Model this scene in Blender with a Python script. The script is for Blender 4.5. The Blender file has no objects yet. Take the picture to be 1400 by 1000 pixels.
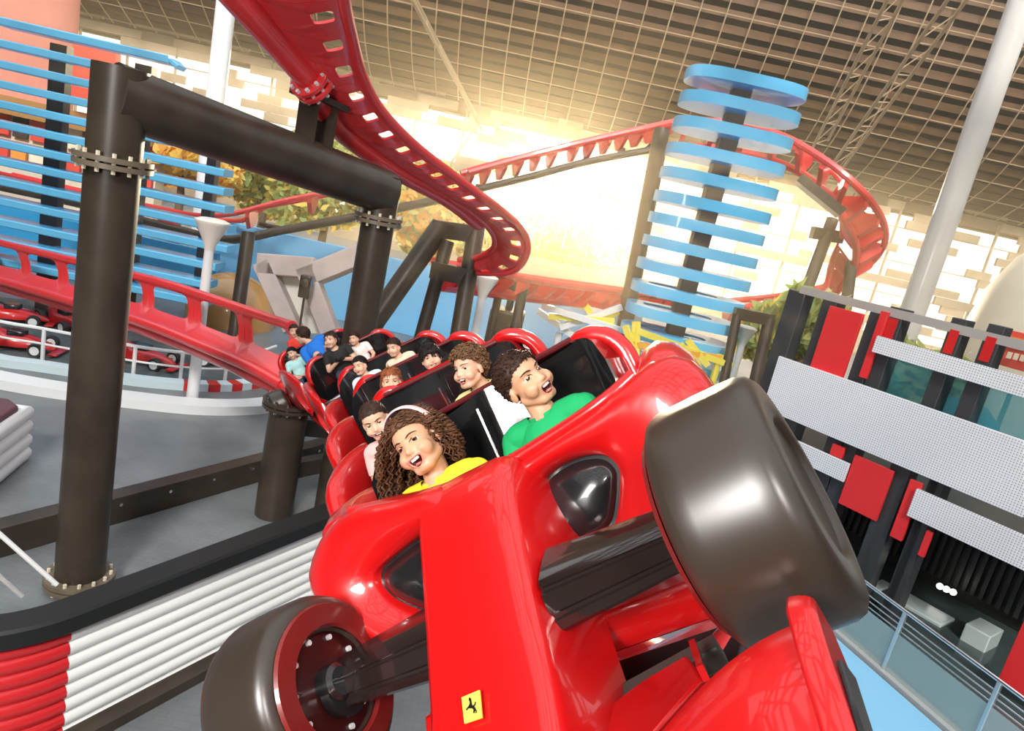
import bpy, bmesh, math, random
import numpy as np
from mathutils import Vector, Matrix, noise
from mathutils.bvhtree import BVHTree

SC = bpy.context.scene
COL = SC.collection
random.seed(7)
# ------------------------------------------------------------------ camera
FPX = 950.0
CAM = Vector((0, 0, 4.55))
TH, PH = math.radians(12.6), math.radians(13.06)
FW = Vector((0, math.cos(PH), -math.sin(PH)))
U0 = Vector((0, math.sin(PH), math.cos(PH)))
RT = Vector((math.cos(TH), 0, 0)) + math.sin(TH) * U0
UP = Vector((-math.sin(TH), 0, 0)) + math.cos(TH) * U0
cd = bpy.data.cameras.new('camera')
cd.sensor_width = 36
cd.lens = 36 * FPX / 1400
cd.clip_end = 400
cam = bpy.data.objects.new('camera', cd)
COL.objects.link(cam)
cam.matrix_world = Matrix(((RT.x, UP.x, -FW.x, CAM.x), (RT.y, UP.y, -FW.y, CAM.y), (RT.z, UP.z, -FW.z, CAM.z), (0, 0, 0, 1)))
SC.camera = cam
# ------------------------------------------------------------------ light
wd = bpy.data.worlds.new('sky')
SC.world = wd
wd.use_nodes = True
nt = wd.node_tree
nt.nodes.clear()
wo = nt.nodes.new('ShaderNodeOutputWorld')
bg = nt.nodes.new('ShaderNodeBackground')
tc = nt.nodes.new('ShaderNodeTexCoord')
sx = nt.nodes.new('ShaderNodeSeparateXYZ')
rp = nt.nodes.new('ShaderNodeValToRGB')
nt.links.new(tc.outputs['Generated'], sx.inputs[0])
nt.links.new(sx.outputs['Z'], rp.inputs[0])
rp.color_ramp.elements[0].position = 0.0
rp.color_ramp.elements[0].color = (1.0, 0.93, 0.78, 1)
rp.color_ramp.elements[1].position = 0.5
rp.color_ramp.elements[1].color = (0.93, 0.97, 1.0, 1)
nt.links.new(rp.outputs[0], bg.inputs[0])
bg.inputs[1].default_value = 1.4
nt.links.new(bg.outputs[0], wo.inputs[0])


def lamp(name, kind, loc, target, energy, color, size=None, angle=None):
    d = bpy.data.lights.new(name, kind)
    d.energy = energy
    d.color = color
    if size:
        d.shape = 'RECTANGLE'
        d.size, d.size_y = size
    if angle is not None:
        d.angle = angle
    o = bpy.data.objects.new(name, d)
    COL.objects.link(o)
    o.location = loc
    o.rotation_euler = (Vector(target) - Vector(loc)).to_track_quat('-Z', 'Y').to_euler()
    return o


lamp('front_key', 'SUN', (1, -10, 13), (0, 2, 3), 3.9, (1.0, 0.95, 0.88), angle=math.radians(12))  # front key light added behind the camera, opposite the low window light
lamp('strobe_softbox', 'AREA', (-3.0, -2.6, 5.6), (0.2, 2, 4), 420, (1.0, 0.97, 0.93), size=(1.5, 1.9))  # unseen strobe softbox, placed for the white highlights on seats and tires
LS = CAM + 60 * (FW + (805 - 700) / FPX * RT - (240 - 500) / FPX * UP)
lamp('low_sun', 'SUN', LS, CAM, 6.5, (1.0, 0.80, 0.50), angle=math.radians(3))
SC.view_settings.view_transform = 'Standard'
SC.view_settings.look = 'None'
SC.view_settings.exposure = 0.15
SC.view_settings.gamma = 1
SC.cycles.max_bounces = 8
SC.cycles.transparent_max_bounces = 12


# ------------------------------------------------------------------ helpers
def P(px, py, d):
    """world point that stands d metres in front of the camera in the direction of a pixel"""
    return CAM + d * (FW + (px - 700) / FPX * RT - (py - 500) / FPX * UP)


def ray(px, py):
    return FW + (px - 700) / FPX * RT - (py - 500) / FPX * UP


def G(px, py, z=0.0):
    r = ray(px, py)
    return CAM + r * ((z - CAM.z) / r.z)


def PL(px, py, p0, n):
    r = ray(px, py)
    return CAM + r * ((Vector(p0) - CAM).dot(n) / r.dot(n))


def pix(w):
    v = Vector(w) - CAM
    d = v.dot(FW)
    return 700 + FPX * v.dot(RT) / d, 500 - FPX * v.dot(UP) / d, d


def cam_dir(a, b, c):
    return (a * RT + b * UP + c * FW)


def vtop(base, py):
    """top of a vertical that stands on base and ends at picture row py"""
    lo, hi = 0.0, 30.0
    for _ in range(50):
        m = (lo + hi) / 2
        if pix(base + Vector((0, 0, m)))[1] > py:
            lo = m
        else:
            hi = m
    return base + Vector((0, 0, lo))


def onvert(base, py):
    return vtop(Vector((base.x, base.y, -8)), py)


MATS = {}


def mat(name, color=(0.8, 0.8, 0.8), rough=0.5, metal=0.0, coat=0.0, emit=None, estr=0.0, noise_amt=0.0, nscale=8.0, bump=0.0, bscale=30.0, sss=0.0, alpha=1.0, trans=0.0, spec=0.5, color2=None):
    if name in MATS:
        return MATS[name]
    m = bpy.data.materials.new(name)
    m.use_nodes = True
    t = m.node_tree
    b = t.nodes['Principled BSDF']
    b.inputs['Base Color'].default_value = (*color, 1)
    b.inputs['Roughness'].default_value = rough
    b.inputs['Metallic'].default_value = metal
    b.inputs['Coat Weight'].default_value = coat
    b.inputs['Coat Roughness'].default_value = 0.04
    b.inputs['Specular IOR Level'].default_value = spec
    b.inputs['Alpha'].default_value = alpha
    b.inputs['Transmission Weight'].default_value = trans
    if sss:
        b.inputs['Subsurface Weight'].default_value = sss
        b.inputs['Subsurface Radius'].default_value = (0.012, 0.005, 0.003)
        b.inputs['Subsurface Scale'].default_value = 0.6
    if emit:
        b.inputs['Emission Color'].default_value = (*emit, 1)
        b.inputs['Emission Strength'].default_value = estr
    if noise_amt or bump or color2:
        co = t.nodes.new('ShaderNodeTexCoord')
        nz = t.nodes.new('ShaderNodeTexNoise')
        nz.inputs['Scale'].default_value = nscale
        nz.inputs['Detail'].default_value = 5
        t.links.new(co.outputs['Object'], nz.inputs['Vector'])
        if noise_amt or color2:
            mx = t.nodes.new('ShaderNodeMix')
            mx.data_type = 'RGBA'
            mx.inputs[6].default_value = (*color, 1)
            c2 = color2 or tuple(max(0, c * (1 - noise_amt)) for c in color)
            mx.inputs[7].default_value = (*c2, 1)
            cr = t.nodes.new('ShaderNodeValToRGB')
            cr.color_ramp.elements[0].position = 0.38
            cr.color_ramp.elements[1].position = 0.62
            t.links.new(nz.outputs['Fac'], cr.inputs[0])
            t.links.new(cr.outputs[0], mx.inputs[0])
            t.links.new(mx.outputs[2], b.inputs['Base Color'])
        if bump:
            n2 = t.nodes.new('ShaderNodeTexNoise')
            n2.inputs['Scale'].default_value = bscale
            n2.inputs['Detail'].default_value = 6
            t.links.new(co.outputs['Object'], n2.inputs['Vector'])
            bp = t.nodes.new('ShaderNodeBump')
            bp.inputs['Strength'].default_value = bump
            bp.inputs['Distance'].default_value = 0.02
            t.links.new(n2.outputs['Fac'], bp.inputs['Height'])
            t.links.new(bp.outputs[0], b.inputs['Normal'])
    MATS[name] = m
    return m


def smooth_closed(pts, n):
    """closed Catmull-Rom through pts, n samples evenly spaced by length"""
    p = np.array([tuple(q) for q in pts], float)
    k = len(p)
    out = []
    for i in range(k):
        a, b, c, d = p[i - 1], p[i], p[(i + 1) % k], p[(i + 2) % k]
        for j in range(12):
            t = j / 12
            out.append(.5 * ((2 * b) + (c - a) * t + (2 * a - 5 * b + 4 * c - d) * t * t + (3 * b - a - 3 * c + d) * t ** 3))
    out = np.array(out)
    q = np.vstack([out, out[:1]])
    s = np.concatenate([[0], np.cumsum(np.linalg.norm(np.diff(q, axis=0), axis=1))])
    u = np.linspace(0, s[-1], n, endpoint=False)
    return np.stack([np.interp(u, s, q[:, i]) for i in range(q.shape[1])], 1)


def smooth_open(pts, n):
    p = np.array([tuple(q) for q in pts], float)
    if len(p) < 3:
        return np.stack([np.linspace(p[0][i], p[-1][i], n) for i in range(p.shape[1])], 1)
    p = np.vstack([2 * p[0] - p[1], p, 2 * p[-1] - p[-2]])
    out = []
    for i in range(1, len(p) - 2):
        a, b, c, d = p[i - 1], p[i], p[i + 1], p[i + 2]
        for j in range(12):
            t = j / 12
            out.append(.5 * ((2 * b) + (c - a) * t + (2 * a - 5 * b + 4 * c - d) * t * t + (3 * b - a - 3 * c + d) * t ** 3))
    out.append(p[-2])
    q = np.array(out)
    s = np.concatenate([[0], np.cumsum(np.linalg.norm(np.diff(q[:, :3], axis=0), axis=1))])
    u = np.linspace(0, s[-1], n)
    return np.stack([np.interp(u, s, q[:, i]) for i in range(q.shape[1])], 1)


class MB:
    def __init__(self):
        self.v, self.f, self.m = [], [], []

    def add(self, vs, fs, m=0):
        o = len(self.v)
        self.v += [tuple(x) for x in vs]
        for f in fs:
            self.f.append([i + o for i in f])
            self.m.append(m)
        return self

    def box(self, c, h, ax=None, m=0):
        c = Vector(c)
        ax = ax or (Vector((1, 0, 0)), Vector((0, 1, 0)), Vector((0, 0, 1)))
        vs = [c + ax[0] * (h[0] * a) + ax[1] * (h[1] * b) + ax[2] * (h[2] * d) for a in (-1, 1) for b in (-1, 1) for d in (-1, 1)]
        return self.add(vs, [(0, 1, 3, 2), (4, 6, 7, 5), (0, 4, 5, 1), (2, 3, 7, 6), (0, 2, 6, 4), (1, 5, 7, 3)], m)

    def bar(self, p, q, w, h, up=(0, 0, 1), m=0, ch=0.0):
        """rectangular bar from p to q, w across and h along up (full sizes), ch = chamfer"""
        p, q = Vector(p), Vector(q)
        t = (q - p).normalized()
        u = Vector(up)
        u = (u - t * u.dot(t)).normalized()
        s = t.cross(u)
        w, h = w / 2, h / 2
        if not ch:
            return self.box((p + q) / 2, ((q - p).length / 2, w, h), (t, s, u), m)
        ring = [(w - ch, h), (w, h - ch), (w, -h + ch), (w - ch, -h), (-w + ch, -h), (-w, -h + ch), (-w, h - ch), (-w + ch, h)]
        return self.loft([[e + s * a + u * b for a, b in ring] for e in (p, q)], m=m)

    def tube(self, pts, r, n=10, m=0, cap=True, closed=False):
        pts = [Vector(tuple(x)[:3]) for x in pts]
        k = len(pts)
        rs = r if hasattr(r, '__len__') else [r] * k
        rings = []
        u = None
        for i, p in enumerate(pts):
            if closed:
                t = pts[(i + 1) % k] - pts[i - 1]
            else:
                t = pts[min(i + 1, k - 1)] - pts[max(i - 1, 0)]
            t = t.normalized() if t.length > 1e-9 else Vector((0, 0, 1))
            if u is None:
                u = Vector((0, 0, 1)) if abs(t.z) < .9 else Vector((1, 0, 0))
            u = u - t * u.dot(t)
            if u.length < 1e-6:
                u = t.orthogonal()
            u.normalize()
            s = t.cross(u)
            rings.append([p + (u * math.cos(2 * math.pi * j / n) + s * math.sin(2 * math.pi * j / n)) * rs[i] for j in range(n)])
        return self.loft(rings, m=m, cap=cap and not closed, loop=closed)

    def loft(self, rings, m=0, cap=True, loop=False, close=True):
        n = len(rings[0])
        vs = [x for r in rings for x in r]
        fs = []
        k = len(rings)
        for i in range(k if loop else k - 1):
            a, b = i * n, ((i + 1) % k) * n
            for j in range(n if close else n - 1):
                j2 = (j + 1) % n
                fs.append((a + j, a + j2, b + j2, b + j))
        if cap and not loop:
            fs.append(tuple(range(n - 1, -1, -1)))
            fs.append(tuple((k - 1) * n + j for j in range(n)))
        return self.add(vs, fs, m)

    def prism(self, pts, vec, m=0):
        vec = Vector(vec)
        a = [Vector(p) - vec / 2 for p in pts]
        return self.loft([a, [p + vec for p in a]], m=m)

    def lathe(self, prof, o=(0, 0, 0), ax=(0, 0, 1), n=24, m=0, cap=True):
        o, z = Vector(o), Vector(ax).normalized()
        x = z.orthogonal().normalized()
        y = z.cross(x)
        rings = [[o + z * h + (x * math.cos(2 * math.pi * j / n) + y * math.sin(2 * math.pi * j / n)) * max(r, 1e-4) for j in range(n)] for r, h in prof]
        return self.loft(rings, m=m, cap=cap)

    def ball(self, c, r, n=12, m=0, ax=None):
        c = Vector(c)
        r = r if hasattr(r, '__len__') else (r, r, r)
        ax = ax or (Vector((1, 0, 0)), Vector((0, 1, 0)), Vector((0, 0, 1)))
        rings = []
        k = max(4, n // 2 + 1)
        for i in range(k + 1):
            a = math.pi * (i / k - .5)
            ca, sa = max(math.cos(a), 1e-3), math.sin(a)
            rings.append([c + ax[0] * (r[0] * ca * math.cos(2 * math.pi * j / n)) + ax[1] * (r[1] * ca * math.sin(2 * math.pi * j / n)) + ax[2] * (r[2] * sa) for j in range(n)])
        return self.loft(rings, m=m)

    def xf(self, M):
        self.v = [tuple(M @ Vector(x)) for x in self.v]
        return self

    def build(self, name, mats, parent=None, local=False, ang=38, bevel=0, sub=0, flat=False):
        me = bpy.data.meshes.new(name)
        vs = [Vector(x) for x in self.v]
        o = bpy.data.objects.new(name, me)
        if parent is not None:
            root = parent
            if not local:
                Mi = WM[root.name].inverted()
                vs = [Mi @ x for x in vs]
            elif root.name in FLIP:
                vs = [Vector((-x.x, x.y, x.z)) for x in vs]
            o.parent = parent
            WM[o.name] = WM[root.name]
            if root.name in FLIP:
                FLIP.add(o.name)
        else:
            lo = [min(x[i] for x in vs) for i in range(3)]
            hi = [max(x[i] for x in vs) for i in range(3)]
            c = Vector(((lo[0] + hi[0]) / 2, (lo[1] + hi[1]) / 2, lo[2]))
            vs = [x - c for x in vs]
            o.location = c
            WM[o.name] = Matrix.Translation(c)
        me.from_pydata(vs, [], self.f)
        for mm in (mats if isinstance(mats, (list, tuple)) else [mats]):
            me.materials.append(mm)
        me.polygons.foreach_set('material_index', self.m)
        bm = bmesh.new()
        bm.from_mesh(me)
        bmesh.ops.recalc_face_normals(bm, faces=bm.faces)
        bm.to_mesh(me)
        bm.free()
        if not flat:
            me.polygons.foreach_set('use_smooth', [True] * len(me.polygons))
            me.set_sharp_from_angle(angle=math.radians(ang))
        COL.objects.link(o)
        if bevel:
            b = o.modifiers.new('edge', 'BEVEL')
            b.width = bevel
            b.segments = 2
            b.limit_method = 'ANGLE'
        if sub:
            s = o.modifiers.new('round', 'SUBSURF')
            s.levels = s.render_levels = sub
        return o


WM = {}
FLIP = set()   # roots whose local x runs to the rider's right


def tag(o, label=None, cat=None, group=None, kind=None):
    if label:
        o['label'] = label
    if cat:
        o['category'] = cat
    if group:
        o['group'] = group
    if kind:
        o['kind'] = kind
    return o


def thing(name, label, cat, M, group=None):
    o = bpy.data.objects.new(name, None)
    COL.objects.link(o)
    if isinstance(M, Vector):
        M = Matrix.Translation(M)
    o.matrix_world = M
    o.empty_display_size = .1
    WM[o.name] = M.copy()
    return tag(o, label, cat, group)


def dup(root, M, label=None, group=None):
    r = root.copy()
    COL.objects.link(r)
    r.matrix_world = M
    WM[r.name] = M.copy()
    if label:
        r['label'] = label
    if group:
        r['group'] = group

    def rec(src, dst):
        for ch in [c for c in bpy.data.objects if c.parent == src]:
            c = ch.copy()
            COL.objects.link(c)
            c.parent = dst
            rec(ch, c)
    rec(root, r)
    return r


def struct(name, mb, m, **k):
    return tag(mb.build(name, m, **k), kind='structure')


def frame(x, y, z, o):
    return Matrix(((x[0], y[0], z[0], o[0]), (x[1], y[1], z[1], o[1]), (x[2], y[2], z[2], o[2]), (0, 0, 0, 1)))


def leaf_mat(name, c):
    """thin leaf: part of the light passes through it"""
    m = mat(name, c, rough=.6)
    t = m.node_tree
    b = t.nodes['Principled BSDF']
    tr = t.nodes.new('ShaderNodeBsdfTranslucent')
    tr.inputs[0].default_value = (*c, 1)
    mx = t.nodes.new('ShaderNodeMixShader')
    mx.inputs[0].default_value = .5
    t.links.new(b.outputs[0], mx.inputs[1])
    t.links.new(tr.outputs[0], mx.inputs[2])
    t.links.new(mx.outputs[0], t.nodes['Material Output'].inputs[0])
    return m


RED = mat('glossy_red_paint', (0.53, 0.005, 0.006), rough=0.3, coat=.7)
TRED = mat('track_red_paint', (0.78, 0.04, 0.045), rough=0.35, coat=0.6)
BLACK = mat('black_gloss_plastic', (0.012, 0.012, 0.013), rough=0.22, coat=0.5)
STEEL = mat('dark_steel_paint', (0.055, 0.041, 0.028), rough=0.38, noise_amt=.3, nscale=3, bump=.02)
RUBBER = mat('tire_rubber', (0.034, 0.024, 0.017), rough=0.34, spec=.8)
WHITE = mat('white_paint', (0.82, 0.84, 0.84), rough=0.4)
CHROME = mat('bright_metal', (0.75, 0.75, 0.75), rough=0.2, metal=1)
BLUE = mat('sky_blue_paint', (0.14, 0.56, 0.88), rough=0.4, coat=.3)
GLASS = mat('green_tinted_glass', (0.55, 0.72, 0.70), rough=0.03, alpha=0.38, spec=.8)
# ------------------------------------------------------------------ the hall
def floor_mat():
    m = mat('grey_paving', (0.30, 0.33, 0.345), rough=0.4, bump=.12, bscale=14)
    t = m.node_tree
    b = t.nodes['Principled BSDF']
    co = t.nodes.new('ShaderNodeTexCoord')
    br = t.nodes.new('ShaderNodeTexBrick')
    br.inputs['Scale'].default_value = 3.2
    br.inputs['Mortar Size'].default_value = .012
    br.inputs['Color1'].default_value = (0.27, 0.295, 0.31, 1)
    br.inputs['Color2'].default_value = (0.285, 0.31, 0.322, 1)
    br.inputs['Mortar'].default_value = (0.235, 0.258, 0.27, 1)
    nz = t.nodes.new('ShaderNodeTexNoise')
    nz.inputs['Scale'].default_value = 1.3
    nz.inputs['Detail'].default_value = 8
    mx = t.nodes.new('ShaderNodeMix')
    mx.data_type = 'RGBA'
    mx.blend_type = 'MULTIPLY'
    mx.inputs[0].default_value = .7
    t.links.new(co.outputs['Object'], br.inputs['Vector'])
    t.links.new(co.outputs['Object'], nz.inputs['Vector'])
    t.links.new(br.outputs['Color'], mx.inputs[6])
    t.links.new(nz.outputs['Fac'], mx.inputs[7])
    t.links.new(mx.outputs[2], b.inputs['Base Color'])
    return m


fl = MB().box((0, 20, -.1), (34, 34, .1))
struct('floor', fl, floor_mat())

# pale facade of stacked light boards with gaps, daylight behind
YW = 44.0


def xw(px, py):
    p = PL(px, py, (0, YW, 0), Vector((0, 1, 0)))
    return p.x, p.z


ztop = xw(740, 180)[1] + .9
x0, x1 = xw(690, 270)[0], xw(885, 250)[0]
zb = xw(790, 345)[1]
WALL = mat('brown_board', (0.42, 0.32, 0.20), rough=.6, noise_amt=.3, nscale=.7)
zt2 = xw(790, 205)[1]
w = MB()
rnd = random.Random(11)
BH, BWd = .5, 1.0
nrow = int(ztop / BH)
for r_ in range(nrow + 1):
    z = r_ * BH
    xx = -34 + rnd.uniform(-1, 0)
    while xx < 34:
        ln = BWd * rnd.choice((1, 1.5, 2, 2.5))
        xm = xx + ln / 2
        pxm = pix(Vector((xm, YW, z)))[0]
        edge = min(1, max(0, (pxm - 1080) / 200)) * .16 + min(1, max(0, (420 - pxm) / 200)) * .2 + max(0, 1 - (ztop - z) / 2.2) * .34
        hole = x0 < xm < x1 and zb < z < zt2
        if z < 1.2 or (not hole and rnd.random() < .20 + edge):
            w.box((xm, YW + rnd.uniform(-.06, .06), z + BH / 2), (ln / 2, .1, BH / 2 - .01))
        xx += ln
for k in range(-11, 12):
    w.box((k * 3.0, YW + .3, ztop / 2), (.05, .08, ztop / 2))
for r_ in range(0, nrow + 1, 4):
    w.box((0, YW + .3, r_ * BH), (34, .06, .03))
struct('wall_back', w, WALL)
wn = MB()
for k in range(1, 4):
    xx = x0 + (x1 - x0) * k / 4
    wn.box((xx, YW, (zb + zt2) / 2), (.05, .06, (zt2 - zb) / 2))
for k in range(1, 3):
    wn.box(((x0 + x1) / 2, YW, zb + (zt2 - zb) * k / 3), ((x1 - x0) / 2, .05, .04))
struct('window_1', wn, WHITE)

# brown coffered canopy sloping down to the back wall
RB = mat('shadow_brown_deck', (0.04, 0.019, 0.007), rough=.75, noise_amt=.3, nscale=.6)  # deck coloured near black to stand for shadow between the boards
RF = mat('tan_roof_rib', (0.155, 0.07, 0.02), rough=.6, noise_amt=.25, nscale=1.2)
RP = mat('pale_roof_tube', (0.55, 0.40, 0.23), rough=.45)
xa = Vector((1, 0, 0))
NRW = 37
crv = [Vector((0, a, b)) for a, b in smooth_open([(45.6, ztop - .6), (43.2, ztop + .25), (40.8, ztop + 1.9), (38.8, ztop + 4.6), (37.2, ztop + 8.6), (36, ztop + 14), (35.2, ztop + 20)], NRW)]
rf = MB()
sls = []
for i in range(NRW):
    sl = (crv[min(i + 1, NRW - 1)] - crv[max(i - 1, 0)]).normalized()
    nn = xa.cross(sl).normalized()
    if nn.y > 0:
        nn = -nn
    sls.append((sl, nn))
outer = [c - n_ * .7 for c, (s_, n_) in zip(crv, sls)]
rf.loft([[p - xa * 42, p + xa * 42, p + xa * 42 - n_ * .15, p - xa * 42 - n_ * .15] for p, (s_, n_) in zip(outer, sls)], m=0)
rf.box(crv[1] + sls[1][1] * .12 + sls[1][0] * .1, (42, 1.0, .06), (xa, sls[1][0], sls[1][1]), 1)
rf.box(crv[0] + sls[0][1] * .16 - sls[0][0] * .05, (42, .12, .1), (xa, sls[0][0], sls[0][1]), 3)
for i in range(3, NRW):
    sl, nn = sls[i]
    # boards turned to the hall, slots between them show the darkened deck
    ax_ = (xa, (sl * .93 - nn * .36).normalized(), (nn * .93 + sl * .36).normalized())
    rf.box(crv[i] - nn * .2, (42, .19, .03), ax_, 1)
    if i % 2:
        rf.tube([crv[i] + nn * .1 - xa * 42, crv[i] + nn * .1 + xa * 42], .025, 5, m=2)
for j in range(-30, 31):
    x = xa * (j * 1.32)
    rf.tube([p + x + n_ * .14 for p, (s_, n_) in zip(crv[2:], sls[2:])], .036, 5, m=2)
struct('ceiling', rf, [RB, RF, RP, mat('dark_roof_gap', (0.03, 0.018, 0.008), rough=.8)], ang=30)

# lattice of white bars of the glass roof over the camera side of the hall
sk = MB()
zs = CAM.z + 6.5
BAR = mat('skylight_bar', (0.10, 0.05, 0.04), rough=.5)
for i in range(-13, 14):
    a = i * 2.3
    for s_ in (-1, 1):
        ya, yb_ = -14, 12
        xa_, xb_ = a - 13 * s_, a + 13 * s_
        # clip to the glazed strip
        t0, t1 = sorted(((-17 - xa_) / (xb_ - xa_), (17 - xa_) / (xb_ - xa_)))
        t0, t1 = max(0, t0), min(1, t1)
        if t1 - t0 > .05:
            pa, pb = Vector((xa_, ya, zs)), Vector((xb_, yb_, zs))
            sk.bar(pa.lerp(pb, t0), pa.lerp(pb, t1), .2, .2)
for i in range(-5, 5):
    sk.bar((-17, i * 2.6, zs + .3), (17, i * 2.6, zs + .3), .16, .3)
struct('ceiling_lattice', sk, BAR)
for s_, nm in ((-1, 'ceiling_unseen_west'), (1, 'ceiling_unseen_east')):  # unseen solid roof slabs, added so the red nose reflects dark
    struct(nm, MB().box((s_ * 25.4, -1, zs + .4), (8.4, 13, .15)), mat('dark_hall_wall', (0.10, 0.055, 0.045), rough=.7))


# the unseen sides of the hall: dark walls that carry the glass roof
DW = mat('dark_hall_wall', (0.10, 0.055, 0.045), rough=.7)
wl = MB()
wl.box((-33.7, 14, 8), (.2, 31, 8))
struct('wall_west', wl, DW)
wl = MB()
wl.box((33.7, 14, 8), (.2, 31, 8))
struct('wall_east', wl, DW)
wl = MB()
wl.box((0, -13.7, 6), (34, .2, 6))
struct('wall_south', wl, DW)


# pale twin struts that prop the canopy
def strut_pair(pa, pb, d0, d1, off, label, r=.07):
    a, b = P(*pa, d0), P(*pb, d1)
    s = thing('roof_strut', label, 'roof strut', b, 'twin struts under the brown roof')
    sv = (a - b).cross(FW).normalized() * off
    for k in (-1, 1):
        MB().tube([a + sv * k * .5, b + sv * k * .5], r, 8).build('strut_tube', RP, s)
    lc = MB()
    n = 14
    for i in range(n):
        p = b.lerp(a, (i + .1) / n) + sv * (.5 if i % 2 else -.5)
        q = b.lerp(a, (i + .9) / n) + sv * (-.5 if i % 2 else .5)
        lc.tube([p, q], r * .35, 5)
    lc.build('lacing', RP, s)
    return s


strut_pair((1255, -60), (1120, 200), 22, 33, 1.0, 'pale twin roof strut with thin lacing behind the curve of the red loop')
strut_pair((1330, -30), (1140, 235), 20, 31, .9, 'pale twin roof strut just left of the tall grey pole')
strut_pair((545, -40), (655, 168), 21, 36, .9, 'pale twin roof strut rising above the white back wall, right of the upper red track', .06)
MB_ = MB().tube([P(655, 168, 36), P(590, 260, 36)], .06, 6)
tag(MB_.build('roof_brace', RP), 'thin pale brace running down from the roof edge before the white wall', 'brace')

# tall grey poles
b0 = G(1180, 640)
b0 = P(1243, 440, 15.0)
b0 = Vector((b0.x, b0.y, 0))
tp = onvert(b0, -60)
pl = thing('pole', 'tall pale grey round pole rising to the roof behind the perforated panels', 'pole', b0)
MB().tube([b0, tp], .26, 20).build('shaft', mat('pale_grey_pole', (0.66, 0.63, 0.58), rough=.32, coat=.3), pl)
MB().lathe([(.4, 0), (.4, .06), (.3, .09)], b0, n=20).build('base_plate', STEEL, pl)
b1 = P(293, 150, 22.0)
b1 = Vector((b1.x, b1.y, 0))
pl2 = thing('pole', 'white pole standing behind the left end of the dark portal beam', 'pole', b1)
MB().tube([b1, onvert(b1, -60)], .29, 16).build('shaft', WHITE, pl2)
MB().lathe([(.45, 0), (.45, .06), (.35, .09)], b1, n=20).build('base_plate', STEEL, pl2)

# left curved red wall, haze wash painted into its pink
WASHED_RED = mat('haze_washed_red_wall', (0.80, 0.30, 0.22), rough=.6, noise_amt=.12, nscale=.4)
pw = MB()
arc = []
for i in range(13):
    q = P(-170 + i * 22.5, 60, 27 + 3.0 * (i / 12) ** 2)
    arc.append(Vector((q.x, q.y, 0)))
zt = P(50, -80, 27).z + 3
pw.loft([[a, a + Vector((0, .3, 0)), a + Vector((0, .3, zt)), a + Vector((0, 0, zt))] for a in arc])
struct('wall_left', pw, WASHED_RED)

# warm haze volume added over the far half of the hall for window glare
hz_ = MB().box((0, 26, 12.2), (33, 18, 12))
hm = bpy.data.materials.new('glare_haze')
hm.use_nodes = True
hm.node_tree.nodes.clear()
ho_ = hm.node_tree.nodes.new('ShaderNodeOutputMaterial')
hv = hm.node_tree.nodes.new('ShaderNodeVolumeScatter')
hv.inputs['Color'].default_value = (1.0, 0.86, 0.62, 1)
hv.inputs['Density'].default_value = .0075
hv.inputs['Anisotropy'].default_value = .72
hm.node_tree.links.new(hv.outputs[0], ho_.inputs['Volume'])
tag(hz_.build('haze', hm), 'thin warm haze glowing in front of the bright window', 'haze', kind='stuff')
# ------------------------------------------------------------------ tracks and their supports
def railpts(lst, n):
    """smooth curve through (pixel x, pixel y, distance) stations"""
    return [Vector(p) for p in smooth_open([P(*q) for q in lst], n)]


def web_panel(A, B, sag, th, hole_lo=.47, hole_hi=.93, hole_w=.38, side=1, m=0, holes=True):
    """dished red plate between two rails, one rounded window per span; A, B lists of points"""
    mb = MB()
    n = 24
    k = len(A) - 1
    sq = []
    for j in range(n):
        a = 2 * math.pi * j / n
        c, s = math.cos(a), math.sin(a)
        sq.append((math.copysign(abs(c) ** .35, c), math.copysign(abs(s) ** .35, s)))
    for i in range(k):
        a0, a1, b0, b1 = A[i], A[i + 1], B[i], B[i + 1]
        nrm = (a1 - a0).cross(b0 - a0).normalized() * side

        def S(u, v, off=0):
            p = a0.lerp(a1, u).lerp(b0.lerp(b1, u), v)
            return p - nrm * (sag * math.sin(math.pi * v) ** .8 - off)
        rings = []
        hc = (hole_lo + hole_hi) / 2
        hh = (hole_hi - hole_lo) / 2
        for off in (0, th):
            outer, inner = [], []
            for c, s in sq:
                m_ = max(abs(c), abs(s))
                outer.append((.5 + .5 * c / m_, .5 + .5 * s / m_))
                inner.append((.5 + hole_w * c, hc + hh * s))
            rings.append((outer, inner, off))
        O0 = [S(u, v, 0) for u, v in rings[0][0]]
        M0 = [S((u + p) / 2, (v + q) / 2, 0) for (u, v), (p, q) in zip(rings[0][0], rings[0][1])]
        I0 = [S(u, v, 0) for u, v in rings[0][1]]
        O1 = [S(u, v, th) for u, v in rings[0][0]]
        M1 = [S((u + p) / 2, (v + q) / 2, th) for (u, v), (p, q) in zip(rings[0][0], rings[0][1])]
        I1 = [S(u, v, th) for u, v in rings[0][1]]
        if holes:
            mb.loft([O0, M0, I0, I1, M1, O1], cap=False, loop=True, m=m)
        else:
            mb.loft([O0, M0, I0], cap=True, m=m)
    return mb


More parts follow.
